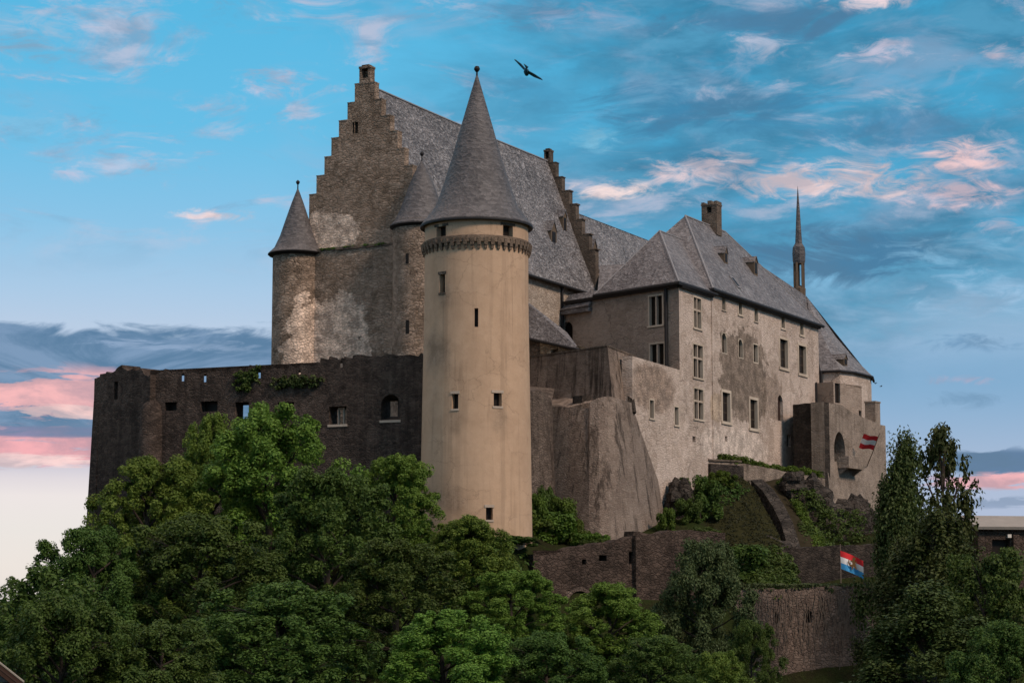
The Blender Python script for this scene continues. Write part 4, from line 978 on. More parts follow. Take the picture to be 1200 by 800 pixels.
# ------------------------------------------------------------------ bastion right of the round tower
def loft(mb, rows):
    n = len(rows[0]); pts = [p for r in rows for p in r]
    mb.add(pts, [(j * n + i, j * n + i + 1, (j + 1) * n + i + 1, (j + 1) * n + i) for j in range(len(rows) - 1) for i in range(n - 1)])
def bastion():
    t = thing('bastion', tuple(P(690, 600, 206)), 'huge battered bastion streaked with black stains beside the round tower', 'bastion')
    C = P(712, 406, 206.5); Rr = P(745, 419, 211.3); L = P(622, 419, 215)
    C2 = P(718, 470, 205.6); R2 = P(752, 480, 210.6); L2 = P(620, 475, 214.2)
    mb = MB()
    loft(mb, [[L, C, Rr], [L2, C2, R2], [Vector((L2.x, L2.y, 6)), Vector((C2.x + .3, C2.y - .4, 6)), Vector((R2.x + 1, R2.y, 6))]])
    Bk = Vector((Rr.x - 6, Rr.y + 6, Rr.z)); mb.poly(L, C, Rr, Bk)
    mb.build('upper_wall', M['bastion'], t)
    # rough coping along the top
    mb = MB()
    for a, b in ((L, C), (C, Rr)):
        d = (b - a).normalized(); n = Vector((d.y, -d.x, 0)); n = n if n.y < 0 else -n
        m = 9
        for i in range(m):
            p, q = a.lerp(b, i / m) + d * .004, a.lerp(b, (i + 1) / m); h = random.uniform(.08, .2)
            mb.hexa([p - n * .5, q - n * .5, q + n * .08, p + n * .08], [p - n * .5 + UP * h, q - n * .5 + UP * h, q + n * .08 + UP * h, p + n * .08 + UP * h])
    mb.build('coping', M['coping'], t)
    # lower battered buttress, rounded in plan
    topx = [(641, 474, 213), (643, 475, 208.2), (666, 477, 206.2), (690, 478, 204.8), (691, 471, 204.6), (701, 466, 204.2), (712, 464, 204.1), (722, 466, 204.6), (738, 471, 206.6), (748, 477, 209.6), (757, 480, 212.6)]
    botx = [(644, 645, 210), (645, 645, 203.5), (664, 649, 201.2), (685, 652, 199.0), (690, 652, 198.8), (703, 651, 198.4), (714, 649, 198.8), (726, 645, 200.0), (748, 636, 203.4), (766, 627, 208), (781, 619, 213)]
    rows = []
    for j in range(15):
        u = j / 14; row = []
        for i, (a, b) in enumerate(zip(topx, botx)):
            p = P(*a).lerp(P(*b), u); k = mnoise.noise(Vector((i * .9, j * .6, 2))) * .07
            row.append(p + Vector((0, k, 0)))
        rows.append(row)
    mb = MB(); loft(mb, rows)
    mb.poly(*rows[0], P(752, 466, 214), P(641, 462, 215))
    mb.build('buttress', M['buttress'], t, smooth=14)
    # left wall piece next to the tower
    mb = MB(); q = [P(612, 458, 197), P(634, 457, 200.5), P(640, 464, 201.6), P(647, 468, 203.6)]
    lo = [P(612, 640, 195), P(640, 640, 199), P(646, 640, 199.6), P(652, 640, 202)]
    loft(mb, [q, [a.lerp(b, .5) + Vector((0, -.1, 0)) for a, b in zip(q, lo)], lo]); mb.poly(*q, P(650, 455, 210), P(612, 452, 208)); mb.build('flank_wall', stone('flank_stone', (.125, .092, .071), (.07, .052, .041), (.20, .152, .12), 2.2, .6, .9, .7, .6, fine=1.4), t)
    # drain spout and its channel
    p = P(681, 466, 206.8); mb = MB(); mb.box(p + Vector((0, -.3, -.6)), 1.1, 1.4, .75, -42); mb.box(p + Vector((.2, -.9, -.9)), .7, .9, .3, -42); mb.build('drain_spout', M['rdark'], t)
    s = WL.n; mb = MB(); a = P(680, 415, 211.6); b = P(680.5, 464, 210.6); mb.tube([a + s * .05, b + s * .3], [.17, .2], 7); mb.build('drain_pipe', M['iron'], t)
    mb = MB(); a, b = P(737, 456, 208.3), P(742, 484, 207.3); mb.tube([a, b], [.4, .35], 6); mb.build('niche', M['rdark'], t)  # solid dark tube standing for a recess, its shade put into the colour
bastion()
# ------------------------------------------------------------------ lower walls
def low_walls():
    # arched retaining wall under the bastion
    p0, p1 = P(625, 650, 176), P(852, 622, 187.5)
    f = Fr(p0, math.degrees(math.atan2(p1.x - p0.x, p1.y - p0.y)))
    t = thing('retaining_wall', tuple(f.pt(8, -3, 0)), 'dark retaining wall with a stone arch below the bastion', 'wall')
    top = ptop(f, [(625, 651), (640, 648), (690, 639), (741, 630), (742.5, 624), (790, 622.5), (852, 622)])
    a1 = f.hit(850, 640)[0]; arch = f.box(664, 692, 694, 716)
    holes = [f.box(737, 646, 742, 660), f.box(702, 650, 711, 657) , f.box(682, 655, 687, 661), arch]
    mb = MB(); panel(mb, f, 0, a1, -5, top, holes, depth=.9, thick=1.4, jag=.16)
    mb.fbox(f, f.hit(741.5, 640)[0], f.hit(748, 640)[0], -5, f.hit(742, 627)[1], .002, .45)
    mb.build('wall', M['lowwall'], t)
    for h in holes: m2 = MB(); m2.fbox(f, h[0] - .1, h[1] + .1, h[2] - .1, h[3] + .1, -1.0, -.91); m2.build('opening', M['pane'], t)
    c, r = (arch[0] + arch[1]) / 2, (arch[1] - arch[0]) / 2 + .02
    m2 = MB()
    for i in range(12):
        t0, t1 = math.pi * i / 12 + .01, math.pi * (i + 1) / 12 - .01; q = []
        zc = arch[3] - r
        m2.prism([f.pt(c + math.cos(x) * rr_, zc + math.sin(x) * rr_, .08) for x, rr_ in ((t0, r), (t1, r), (t1, r + .33), (t0, r + .33))], f.n * -.6)
    for s in (-1, 1):
        pts = [(c + s * r, arch[3] + .02)] + [(c + s * r * math.cos(q), arch[3] - r + r * math.sin(q)) for q in np.linspace(0, math.pi / 2, 8)]
        m2.prism([f.pt(a, z, -.03) for a, z in pts], f.n * -.5)
    m2.build('stone_arch', M['vinewall'], t)
    # brown wall lower right, overgrown with dead vines
    p0, p1 = P(862, 690, 188), P(1040, 688, 195)
    g = Fr(p0, math.degrees(math.atan2(p1.x - p0.x, p1.y - p0.y)))
    t = thing('vine_wall', tuple(g.pt(8, -8, 0)), 'brown stone wall covered in dead vines at lower right', 'wall')
    holes = [g.box(908, 717, 912.5, 730), g.box(943, 714, 951.5, 729)]
    top = ptop(g, [(862, 692), (880, 691), (960, 687), (1040, 686)])
    mb = MB(); panel(mb, g, 0, g.hit(1038, 700)[0], -11, top, holes, depth=.8, thick=1.4, jag=.13); mb.build('wall', M['vinewall'], t)
    for i, h in enumerate(holes):
        m2 = MB(); m2.fbox(g, h[0] - .05, h[1] + .05, h[2] - .05, h[3] + .05, -.9, -.81); m2.build('opening', M['pane'], t)
        r = (h[1] - h[0]) / 2; c = (h[0] + h[1]) / 2; m2 = MB()
        for s in (-1, 1):
            pts = [(c + s * r, h[3])] + [(c + s * r * math.cos(q), h[3] - r + r * math.sin(q)) for q in np.linspace(0, math.pi / 2, 6)]
            m2.prism([g.pt(a, z, -.02) for a, z in pts], g.n * -.5)
        m2.build('arch_head', M['vinewall'], t)
    rng = random.Random(3); mb = MB()
    for i in range(130):
        a = rng.uniform(.2, g.hit(1010, 700)[0]); z = np.interp(a, [x[0] for x in top], [x[1] for x in top]) + .05; z = z - rng.uniform(0, 5) * rng.random()
        pts = [g.pt(a, z, .05)]; n = rng.randint(4, 9)
        for j in range(n): a += rng.uniform(-.22, .22); z -= rng.uniform(.3, .8); pts.append(g.pt(a, z, rng.uniform(.03, .16)))
        mb.tube(pts, [.018 + .012 * rng.random()] * len(pts), 4)
    tag(mb.build('dead_vines', M['twig'], t), kind='stuff')
    mb = MB()
    rng = np.random.default_rng(8); L = g.hit(1038, 700)[0]
    me = leaf_mesh([g.pt(rng.uniform(0, L), np.interp(rng.uniform(0, L), [x[0] for x in top], [x[1] for x in top]) + .08, rng.uniform(-1.2, .1)) - BASE[t] for _ in range(260)], [.3] * 260, 12, .16, rng, 'moss', M['leafD'], flat=.5)
    o = tag(bpy.data.objects.new('wall_top_grass', me), kind='stuff'); COL.objects.link(o); o.parent = t
    # dark wall behind it
    p0, p1 = P(918, 640, 206), P(1050, 637, 211)
    g = Fr(p0, math.degrees(math.atan2(p1.x - p0.x, p1.y - p0.y)))
    t = thing('dark_wall', tuple(g.pt(6, 0, 0)), 'nearly black stone wall behind the tricolour flag', 'wall')
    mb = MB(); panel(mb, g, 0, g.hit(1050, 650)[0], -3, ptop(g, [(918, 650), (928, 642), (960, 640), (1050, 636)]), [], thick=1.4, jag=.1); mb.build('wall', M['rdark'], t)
low_walls()
# ------------------------------------------------------------------ right-hand bastion, terrace wall
def gate_bastion():
    cr = P(965.5, 471, 240); f = Fr(cr, 33); l = Fr(cr, -46)
    t = thing('gate_bastion', (cr.x + 3, cr.y + 4, 8), 'square bastion with arched opening and little balcony under the chapel', 'bastion')
    a1 = f.hit(1038, 520)[0]; arch = f.box(977.5, 506, 990.5, 541)
    mb = MB(); top = ptop(f, [(965.5, 471), (985, 474), (1000, 484), (1018, 491), (1030, 497), (1042, 500)])
    panel(mb, f, 0, a1, 4, top, [arch], depth=1.6, thick=1.7, jag=.05)
    z2 = top[-1][1]
    mb.poly(f.pt(a1, 4, 0), f.pt(a1, z2, 0), f.pt(a1, z2, -12), f.pt(a1, 4, -12))
    # battered foot
    zb, zt = 4, f.hit(1000, 545)[1]
    mb.hexa([f.pt(.5, zb, 1.0), f.pt(a1 + .8, zb, 1.0), f.pt(a1 + .8, zb, -1), f.pt(.5, zb, -1)], [f.pt(.5, zt, .004), f.pt(a1 + .01, zt, .004), f.pt(a1 + .01, zt, -1), f.pt(.5, zt, -1)])
    mb.build('front_wall', M['rbast'], t)
    b1 = l.hit(929.5, 500)[0]; mb = MB()
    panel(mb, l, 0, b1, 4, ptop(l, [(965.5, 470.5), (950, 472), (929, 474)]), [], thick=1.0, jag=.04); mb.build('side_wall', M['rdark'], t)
    mb = MB(); mb.poly(f.pt(0, top[0][1] - .4, -.2), f.pt(a1, z2 - .4, -.2), f.pt(a1, z2 - .4, -12), l.pt(b1, top[0][1] - .4, -.2)); mb.build('terrace_floor', M['coping'], t)
    m2 = MB(); m2.fbox(f, arch[0] - .1, arch[1] + .1, arch[2] - .1, arch[3] + .1, -1.68, -1.61); m2.build('arched_opening', M['pane'], t)
    r = (arch[1] - arch[0]) / 2; c = (arch[0] + arch[1]) / 2; m2 = MB()
    for s in (-1, 1):
        pts = [(c + s * r, arch[3])] + [(c + s * r * math.cos(q), arch[3] - r * 1.5 + r * 1.5 * math.sin(q)) for q in np.linspace(0, math.pi / 2, 8)]
        m2.prism([f.pt(a, z, -.02) for a, z in pts], f.n * -1.2)
    m2.build('arch_head', M['rbast'], t)
    # balcony box on corbels
    bb = f.box(981, 536, 999.5, 549); m2 = MB(); o = 1.5
    m2.fbox(f, bb[0], bb[1], bb[2] - .05, bb[2] + .2, .01, o); m2.fbox(f, bb[0], bb[1], bb[2] + .2, bb[3], o - .22, o - .002); m2.fbox(f, bb[0] + .002, bb[0] + .22, bb[2] + .2, bb[3] - .002, .01, o - .22); m2.fbox(f, bb[1] - .22, bb[1] - .002, bb[2] + .2, bb[3] - .002, .01, o - .22)
    for a in (bb[0] + .2, bb[1] - .5):
        m2.hexa([f.pt(a, bb[2] - .9, .01), f.pt(a + .3, bb[2] - .9, .01), f.pt(a + .3, bb[2] - .8, .2), f.pt(a, bb[2] - .8, .2)], [f.pt(a, bb[2] - .06, .01), f.pt(a + .3, bb[2] - .06, .01), f.pt(a + .3, bb[2] - .06, o - .2), f.pt(a, bb[2] - .06, o - .2)])
    m2.build('balcony', M['rbast'], t)
    # chimney-like pier at the right end
    p = f.hit(1030, 500); m2 = MB(); z = f.hit(1030, 472)[1]
    m2.fbox(f, p[0] - .75, p[0] + .75, z2 - 1, z, -1.5, -.1); m2.fbox(f, p[0] - .82, p[0] + .82, z + .002, z + .2, -1.57, -.03); m2.build('pier', M['rbast'], t)
    # terrace wall running from the palace to the bastion corner
    q0, q1 = P(829.5, 541, 224.6), P(967, 560, 239.6)
    g = Fr(q0, math.degrees(math.atan2(q1.x - q0.x, q1.y - q0.y)))
    t = thing('terrace_wall', tuple(g.pt(9, 8, 0)), 'streaked terrace wall with grass on top in front of the palace', 'wall')
    top = ptop(g, [(829.5, 540.5), (866, 542), (885, 545), (910, 550), (940, 556), (968, 561)]); Lg = g.hit(967, 570)[0]
    mb = MB(); panel(mb, g, 0, Lg, 3, top, [g.box(962, 568, 965, 574)], thick=1.6, depth=.5, jag=.05); mb.build('wall', M['terrace'], t)
    m2 = MB(); h = g.box(962, 568, 965, 574); m2.fbox(g, h[0], h[1], h[2], h[3], -.6, -.5); m2.build('drain_hole', M['pane'], t)
    mb = MB()
    for i in range(4):
        a, b = Lg * .27 * i / 4, Lg * .27 * (i + 1) / 4; z = np.interp((a + b) / 2, [x[0] for x in top], [x[1] for x in top])
        mb.fbox(g, a + .01, b - .01, z + .06, z + .26, -1.4, .16)
    mb.build('coping', M['coping'], t)
    mb = MB(); mb.fbox(g, .0, Lg * .27, 8, top[0][1] - .25, .002, .38); mb.build('buttress', M['rdark'], t)
    return g, top, Lg
TG, TTOP, TL = gate_bastion()
# ------------------------------------------------------------------ rocks and the ramp
def rock_mesh(mb, c, sx, sy, sz, seed, n=20):
    c = Vector(c); pts = []; m = n
    for j in range(m + 1):
        for i in range(n):
            th, ph = 2 * math.pi * i / n, math.pi * j / m
            d = Vector((math.cos(th) * math.sin(ph), math.sin(th) * math.sin(ph), math.cos(ph)))
            k = 1 + .30 * mnoise.noise(d * 1.6 + Vector((seed, 0, 0))) + .16 * mnoise.noise(d * 4 + Vector((0, seed, 0))) + .08 * mnoise.noise(d * 9 + Vector((seed, seed, 0)))
            k += .12 * (mnoise.cell(d * 3 + Vector((seed, 0, 7))) - .5)
            pts.append(c + Vector((d.x * sx, d.y * sy, d.z * sz)) * k)
    mb.add(pts, [(j * n + i, j * n + (i + 1) % n, (j + 1) * n + (i + 1) % n, (j + 1) * n + i) for j in range(m) for i in range(n)])
M['rock'] = stone('schist', (.050, .040, .033), (.022, .019, .016), (.10, .083, .068), 1.3, .8, 1.0, .1, .7, fine=1.4)
for i, (px, py, Y, sx, sy, sz, lab) in enumerate([
    (951, 592, 231, 2.6, 2.4, 3.2, 'dark craggy rock directly under the terrace wall'),
    (972, 618, 230, 2.1, 2.0, 3.0, 'steep dark rock left of the gate bastion foot'),
    (1003, 617, 236, 3.2, 2.5, 3.4, 'broad dark rock under the foot of the gate bastion'),
    (930, 572, 229, 1.8, 2.0, 1.8, 'small rock knob just under the terrace wall beside the ramp'),
    (797, 588, 214, 1.6, 1.8, 2.6, 'rock jutting out beside the palace wall foot'),
    (905, 655, 214, 3.0, 2.5, 2.2, 'low shadowed rock at the bottom of the grassy bank')]):
    mb = MB(); rock_mesh(mb, P(px, py, Y), sx, sy, sz, i * 3.7 + 1)
    tag(mb.build('rock', M['rock'], smooth=25), lab, 'rock', 'rocks below the terrace wall')
def bank():
    # brown grassy bank between palace foot and ramp: a real sloping sheet
    g = [[(788, 604, 217), (812, 572, 221), (832, 557, 224), (858, 556, 226), (880, 563, 228.5)],
         [(790, 622, 214), (820, 600, 216.5), (846, 588, 218.5), (872, 587, 220.5), (893, 590, 223)],
         [(800, 642, 211), (828, 628, 212.5), (856, 620, 213.5), (884, 616, 215), (908, 616, 217.5)],
         [(810, 662, 206), (835, 655, 207), (865, 650, 208), (894, 646, 209.5), (922, 644, 212)]]
    mb = MB(); loft(mb, [[P(*q) for q in r] for r in g])
    o = mb.build('grass_bank', plain('dry_bank', (.026, .025, .011), 1.0, .5, 1.2, 0), smooth=60)
    md = o.modifiers.new('s', 'SUBSURF'); md.levels = md.render_levels = 3
    tag(o, kind='structure')
    # ramp wall running down the bank
    mb = MB(); a = [(880, 562, 228), (893, 574, 224.5), (905, 592, 221), (915, 612, 217.5), (924, 642, 213)]
    for i in range(4):
        p, q = P(*a[i]), P(*a[i + 1]); w = Vector((1.15, -.25, 0))
        mb.hexa([p - UP * 4, q - UP * 4, q - UP * 4 + w, p - UP * 4 + w], [p, q, q + w * 1.05 + UP * .1, p + w * 1.05 + UP * .1])
    tag(mb.build('ramp_wall', M['rock']), 'weathered stone ramp wall sloping down across the brown bank', 'wall')
    # earth slope right of the ramp
    g2 = [[(887, 566, 230), (915, 560, 233), (935, 580, 231)], [(905, 590, 224), (922, 588, 226), (942, 612, 225)], [(915, 612, 220), (937, 616, 221), (958, 634, 219)], [(922, 646, 212.5), (945, 646, 213), (968, 648, 213)]]
    mb = MB(); loft(mb, [[P(*q) for q in r] for r in g2]); o = mb.build('earth_slope', plain('dark_earth', (.032, .026, .016), 1.0, .5, 1.2, 0), smooth=60)
    tag(o, kind='structure')
    rng = np.random.default_rng(4)
    def cover(name, quads, n, leaf, mat, lab, r=.35, up=.1):
        c = []
        for _ in range(n):
            i = rng.integers(0, len(quads)); A, B, C, D = [P(*q) for q in quads[i]]; u, v = rng.random(2)
            c.append(A.lerp(B, u).lerp(D.lerp(C, u), v) + UP * up)
        me = leaf_mesh(c, rng.uniform(.5, 1.3, n) * r, 16, leaf, rng, name, mat, flat=.8, upbias=.8)
        o = bpy.data.objects.new(name, me); COL.objects.link(o); return tag(o, lab, 'ground cover', kind='stuff')
    qs = lambda G: [(G[j][i], G[j][i + 1], G[j + 1][i + 1], G[j + 1][i]) for j in range(len(G) - 1) for i in range(len(G[0]) - 1)]
    cover('bank_grass', qs(g), 1500, .07, leafmat('bank_dry_grass', (.022, .024, .010), (.036, .034, .014), (.045, .055, .018), .1), 'dry brown grass covering the bank between palace and ramp', .22, -.02)
    cover('green_strip', [((928, 588, 225), (938, 590, 226), (950, 615, 223.5), (942, 618, 222.5)), ((942, 618, 222.5), (950, 615, 223.5), (966, 640, 216), (955, 644, 214.5))], 240, .14, M['leafE'], 'bright green growth running down beside the ramp wall', .4)
    cover('rock_plants', [((928, 575, 226), (955, 578, 227), (985, 610, 225), (960, 640, 222)), ((960, 600, 226), (1010, 600, 231), (1020, 632, 230), (975, 645, 224)), ((935, 610, 222), (960, 625, 222), (985, 648, 217), (945, 648, 214))], 330, .15, M['leafB'], 'dark creepers and ferns over the rocks under the gate bastion', .45)
    cover('bank_moss', [((800, 590, 217), (850, 560, 224), (880, 575, 223), (815, 620, 212))], 260, .12, M['leafB'], 'mossy green growth on the upper part of the brown bank', .3)
    cover('bank_foot_plants', [((815, 650, 207), (925, 640, 212), (935, 655, 207), (830, 680, 198)), ((870, 660, 203), (925, 652, 205), (935, 685, 196), (880, 690, 193))], 420, .18, M['leafB'], 'dark weeds at the foot of the grassy bank', .5)
    # terrace-top grass tufts
    for (x0, x1, n, h, lab) in ((846, 884, 150, .75, 'tall bright grass on the left end of the terrace wall'), (886, 932, 110, .45, 'low grass strip along the middle of the terrace wall'), (925, 966, 150, .7, 'leafy weeds on the terrace in front of the dark bastion side')):
        c = []
        for _ in range(n):
            x = rng.uniform(x0, x1); a, _z = TG.hit(x, 550); z = np.interp(a, [q[0] for q in TTOP], [q[1] for q in TTOP]); c.append(TG.pt(a, z + rng.uniform(.05, h), rng.uniform(-2.2, -.1)))
        me = leaf_mesh(c, [.4] * n, 18, .15, rng, 'terrace_grass', M['leafE'], upbias=.8)
        o = bpy.data.objects.new('terrace_grass', me); COL.objects.link(o); tag(o, lab, 'grass', kind='stuff')
bank()
# ------------------------------------------------------------------ flags
def flag_mesh(o, u, v, w, h, wave, stripes, parent, name='flag', nx=14, ny=12):
    mb = MB(); n = Vector(u).cross(Vector(v)).normalized(); u, v = Vector(u).normalized(), Vector(v).normalized()
    pts = []
    for j in range(ny + 1):
        for i in range(nx + 1):
            s, q = i / nx, j / ny
            k = wave * math.sin(s * 7 + q * 1.2) * (.25 + s); sag = -.16 * h * s * s
            pts.append(Vector(o) + u * (w * s) + v * (h * q) + n * k + UP * sag)
    mb.v = [tuple(p) for p in pts]
    for j in range(ny):
        for i in range(nx): mb.f.append((j * (nx + 1) + i, j * (nx + 1) + i + 1, (j + 1) * (nx + 1) + i + 1, (j + 1) * (nx + 1) + i)); mb.mi.append(min(2, j * 3 // ny))
    return mb.build(name, stripes, parent, smooth=80)
def flags():
    red, wht, blu = plain('red_cloth', (.60, .03, .035), .8, .1), plain('white_cloth', (.80, .78, .75), .8, .06), plain('blue_cloth', (.06, .32, .62), .8, .1)
    # red white red, flying to the left on a pole beside the gate bastion
    w0 = P(1016, 546, 250); o0 = P(1023.5, 527.5, 246.5); o1 = P(1031, 507, 245)
    t = thing('flag_on_pole', tuple(w0), 'red and white striped flag flying from the gate bastion wall', 'flag', 'flags at the castle')
    mb = MB(); mb.tube([w0, o0, o1], [.055, .05, .035], 8); mb.build('pole', M['twig'], t)
    flag_mesh(o0, (-1, .12, .34), (o1 - o0).normalized(), 1.85, 1.95, .22, [red, wht, red], t)
    p = P(985, 660, 200); t = thing('flag_on_pole', (p.x, p.y, gz(p.x, p.y)), 'red white and blue flag with a lion crest before the dark wall', 'flag', 'flags at the castle')
    mb = MB(); mb.tube([(p.x, p.y, gz(p.x, p.y) - .3), (p.x, p.y, P(984.5, 637, 200).z)], [.06, .045], 8); mb.build('pole', M['twig'], t)
    f = flag_mesh(P(985.2, 666, 200), (1, -.2, -.34), (-.0, 0, 1), 2.3, 1.75, .26, [blu, wht, red], t)
    # crest: small rampant beast in gold and dark, sewn on the middle of the cloth
    out = [(-.1, -.45), (.02, -.42), (.06, -.2), (.2, -.3), (.3, -.46), (.36, -.4), (.28, -.16), (.24, .05), (.38, .12), (.36, .2), (.2, .18), (.2, .3), (.3, .4), (.22, .5), (.06, .5), (-.02, .4), (.0, .28), (-.16, .3), (-.2, .22), (-.04, .12), (-.02, -.02), (-.16, -.06), (-.3, .1), (-.26, .3), (-.34, .34), (-.4, .1), (-.24, -.16), (-.06, -.22)]
    c = P(985.2, 666, 200) + Vector((1.1, -.36, .45)); mb = MB()
    pts = [c + Vector((x * 1.1, -.2 * x, z * 1.25)) for x, z in out]; mb.prism(pts, Vector((0, -.02, 0))); mb.build('crest', plain('gold_cloth', (.16, .085, .03), .8, .3), f)
flags()
# ------------------------------------------------------------------ birds
def bird(name, p, span, tilt, lab, mat, raise_=.3, yaw=.0, group=None):
    p = Vector(p); mb = MB(); L = span * .42
    d = Vector((math.cos(yaw), math.sin(yaw), -.15)).normalized(); sd2 = Vector((-d.y, d.x, 0)).normalized(); w = d.cross(sd2)
    w = w if w.z > 0 else -w
    mb.tube([p - d * L * .55, p - d * L * .3, p, p + d * L * .25, p + d * L * .42, p + d * L * .55], [.01 * span, .05 * span, .085 * span, .07 * span, .055 * span, .008 * span], 8)
    mb.prism([p - d * L * .35, p - d * L * .85 + sd2 * span * .09, p - d * L * .85 - sd2 * span * .09], w * span * .012)
    t = thing(name, tuple(p), lab, 'bird', group); mb.build('body', mat, t, smooth=50)
    for s in (-1, 1):
        mb = MB()
        a = p + d * L * .2; b = a + (sd2 * s + w * raise_ * (1 if s > 0 else .7)) * span * .24 + d * L * .12; c = b + (sd2 * s + w * raise_ * .4) * span * .28 - d * L * .25
        e = b - d * L * .5; f2 = p - d * L * .25
        th = w * span * .012
        mb.prism([a, b, e, f2], th); mb.prism([b, c, c - d * L * .12 - sd2 * s * span * .05, e], th); mb.build('wing', mat, t)
    t.rotation_euler = (0, tilt, 0)
dk = plain('dark_feathers', (.012, .018, .026), .7, .3); dk2 = plain('slate_feathers', (.05, .15, .22), .8, .3)
bird('bird', P(617, 84, 70), 1.25, R_(38), 'large dark bird flying above the castle with spread wings', dk2, .25, R_(80))
bird('bird', P(1025.5, 449, 150), .42, R_(10), 'tiny bird nearer the chapel eave, left of a pair', dk, .5, R_(30), 'small birds by the chapel')
bird('bird', P(1032.5, 452.5, 150), .42, R_(-20), 'tiny bird farther from the chapel eave, right of a pair', dk, .4, R_(10), 'small birds by the chapel')
# ------------------------------------------------------------------ outlying roofs
def shed():
    c = P(1190, 680, 215); g = Fr(P(1146, 620, 210), 78)
    z0, ze, zr = gz(c.x, c.y) - 1, g.hit(1165, 617)[1], P(1160, 604, 214).z
    t = thing('long_shed', tuple(g.pt(8, z0, -3)), 'low dark building with pale grey roof at the right edge', 'building')
    mb = MB(); bx = [g.box(1163 + 0, 632, 1184, 668)]; panel(mb, g, 0, 26, z0, ze, bx, depth=.6, thick=1.0); mb.fbox(g, 0, 26, z0, ze - .1, -7, -1.05)
    mb.fbox(g, g.hit(1186, 640)[0], g.hit(1193, 640)[0], z0, ze - .8, .002, .4); mb.build('wall', M['lowwall'], t)
    for h in bx: m2 = MB(); m2.fbox(g, h[0] - .05, h[1] + .05, h[2] - .05, h[3] + .05, -.7, -.61); m2.build('doorway', M['pane'], t)
    mb = MB(); mb.slab([g.pt(-.4, ze, .7), g.pt(26, ze, .7), g.pt(26, zr, -3.4), g.pt(-.4, zr, -3.4)], .3); mb.slab([g.pt(-.4, ze, -7.4), g.pt(26, ze, -7.4), g.pt(26, zr, -3.4), g.pt(-.4, zr, -3.4)], .3); mb.build('roof', plain('pale_sheet_roof', (.26, .23, .2), .8, .2, 1), t)
    h = g.hit(1182, 628); mb = MB(); mb.fbox(g, h[0] - .2, h[0] + .2, h[1] - .15, h[1] + .2, .002, .25); mb.build('wall_lamp', M['white'], t)
shed()
def cottage():
    p, q = P(-6, 773, 60), P(27.5, 799.5, 60)
    g = Fr(Vector((q.x, q.y, 0)), -90); t = thing('cottage', (q.x - 3, q.y + 3, -9), 'corner of a cottage roof with pale verge at bottom left', 'house')
    sl = (p.z - q.z) / (q.x - p.x); ap = Vector((q.x - 3.6, q.y, q.z + 3.6 * sl)); lf = Vector((q.x - 7.2, q.y, q.z)); D = Vector((-3.3, 7, 0))
    mb = MB(); i = .35
    d0, d1 = D * .05, D * .95
    b = [Vector((q.x - i, q.y, -9)) + d0, Vector((lf.x + i, q.y, -9)) + d0, Vector((lf.x + i, q.y, -9)) + d1, Vector((q.x - i, q.y, -9)) + d1]
    mb.hexa(b, [Vector((v.x, v.y, q.z - .1)) for v in b])
    for d_ in (d0, d1): mb.poly(Vector((q.x - i, q.y, q.z)) + d_, Vector((ap.x, q.y, ap.z - .3)) + d_, Vector((lf.x + i, q.y, q.z)) + d_)
    mb.build('wall', plain('grey_render', (.16, .15, .14), .9, .2), t)
    mb = MB(); mb.slab([q, q + D, ap + D, ap], .12); mb.slab([lf, lf + D, ap + D, ap], .12); mb.build('roof', plain('brown_tile', (.045, .026, .019), .9, .3, 6), t)
    mb = MB()
    for e in (q, lf): mb.prism([e + Vector((0, -.03, .012)), ap + Vector((0, -.03, .012)), ap + Vector((0, -.03, .05)), e + Vector((0, -.03, .05))], Vector((0, .14, 0)))
    mb.build('verge', plain('pale_verge', (.26, .22, .17), .8, .2), t)
    mb = MB()
    for e in (q, lf): mb.prism([e + Vector((0, -.02, -.30)), ap + Vector((0, -.02, -.30)), ap + Vector((0, -.02, -.01)), e + Vector((0, -.02, -.01))], Vector((0, .05, 0)))
    mb.build('bargeboard', plain('brown_board', (.05, .025, .016), .8, .3), t)
cottage()
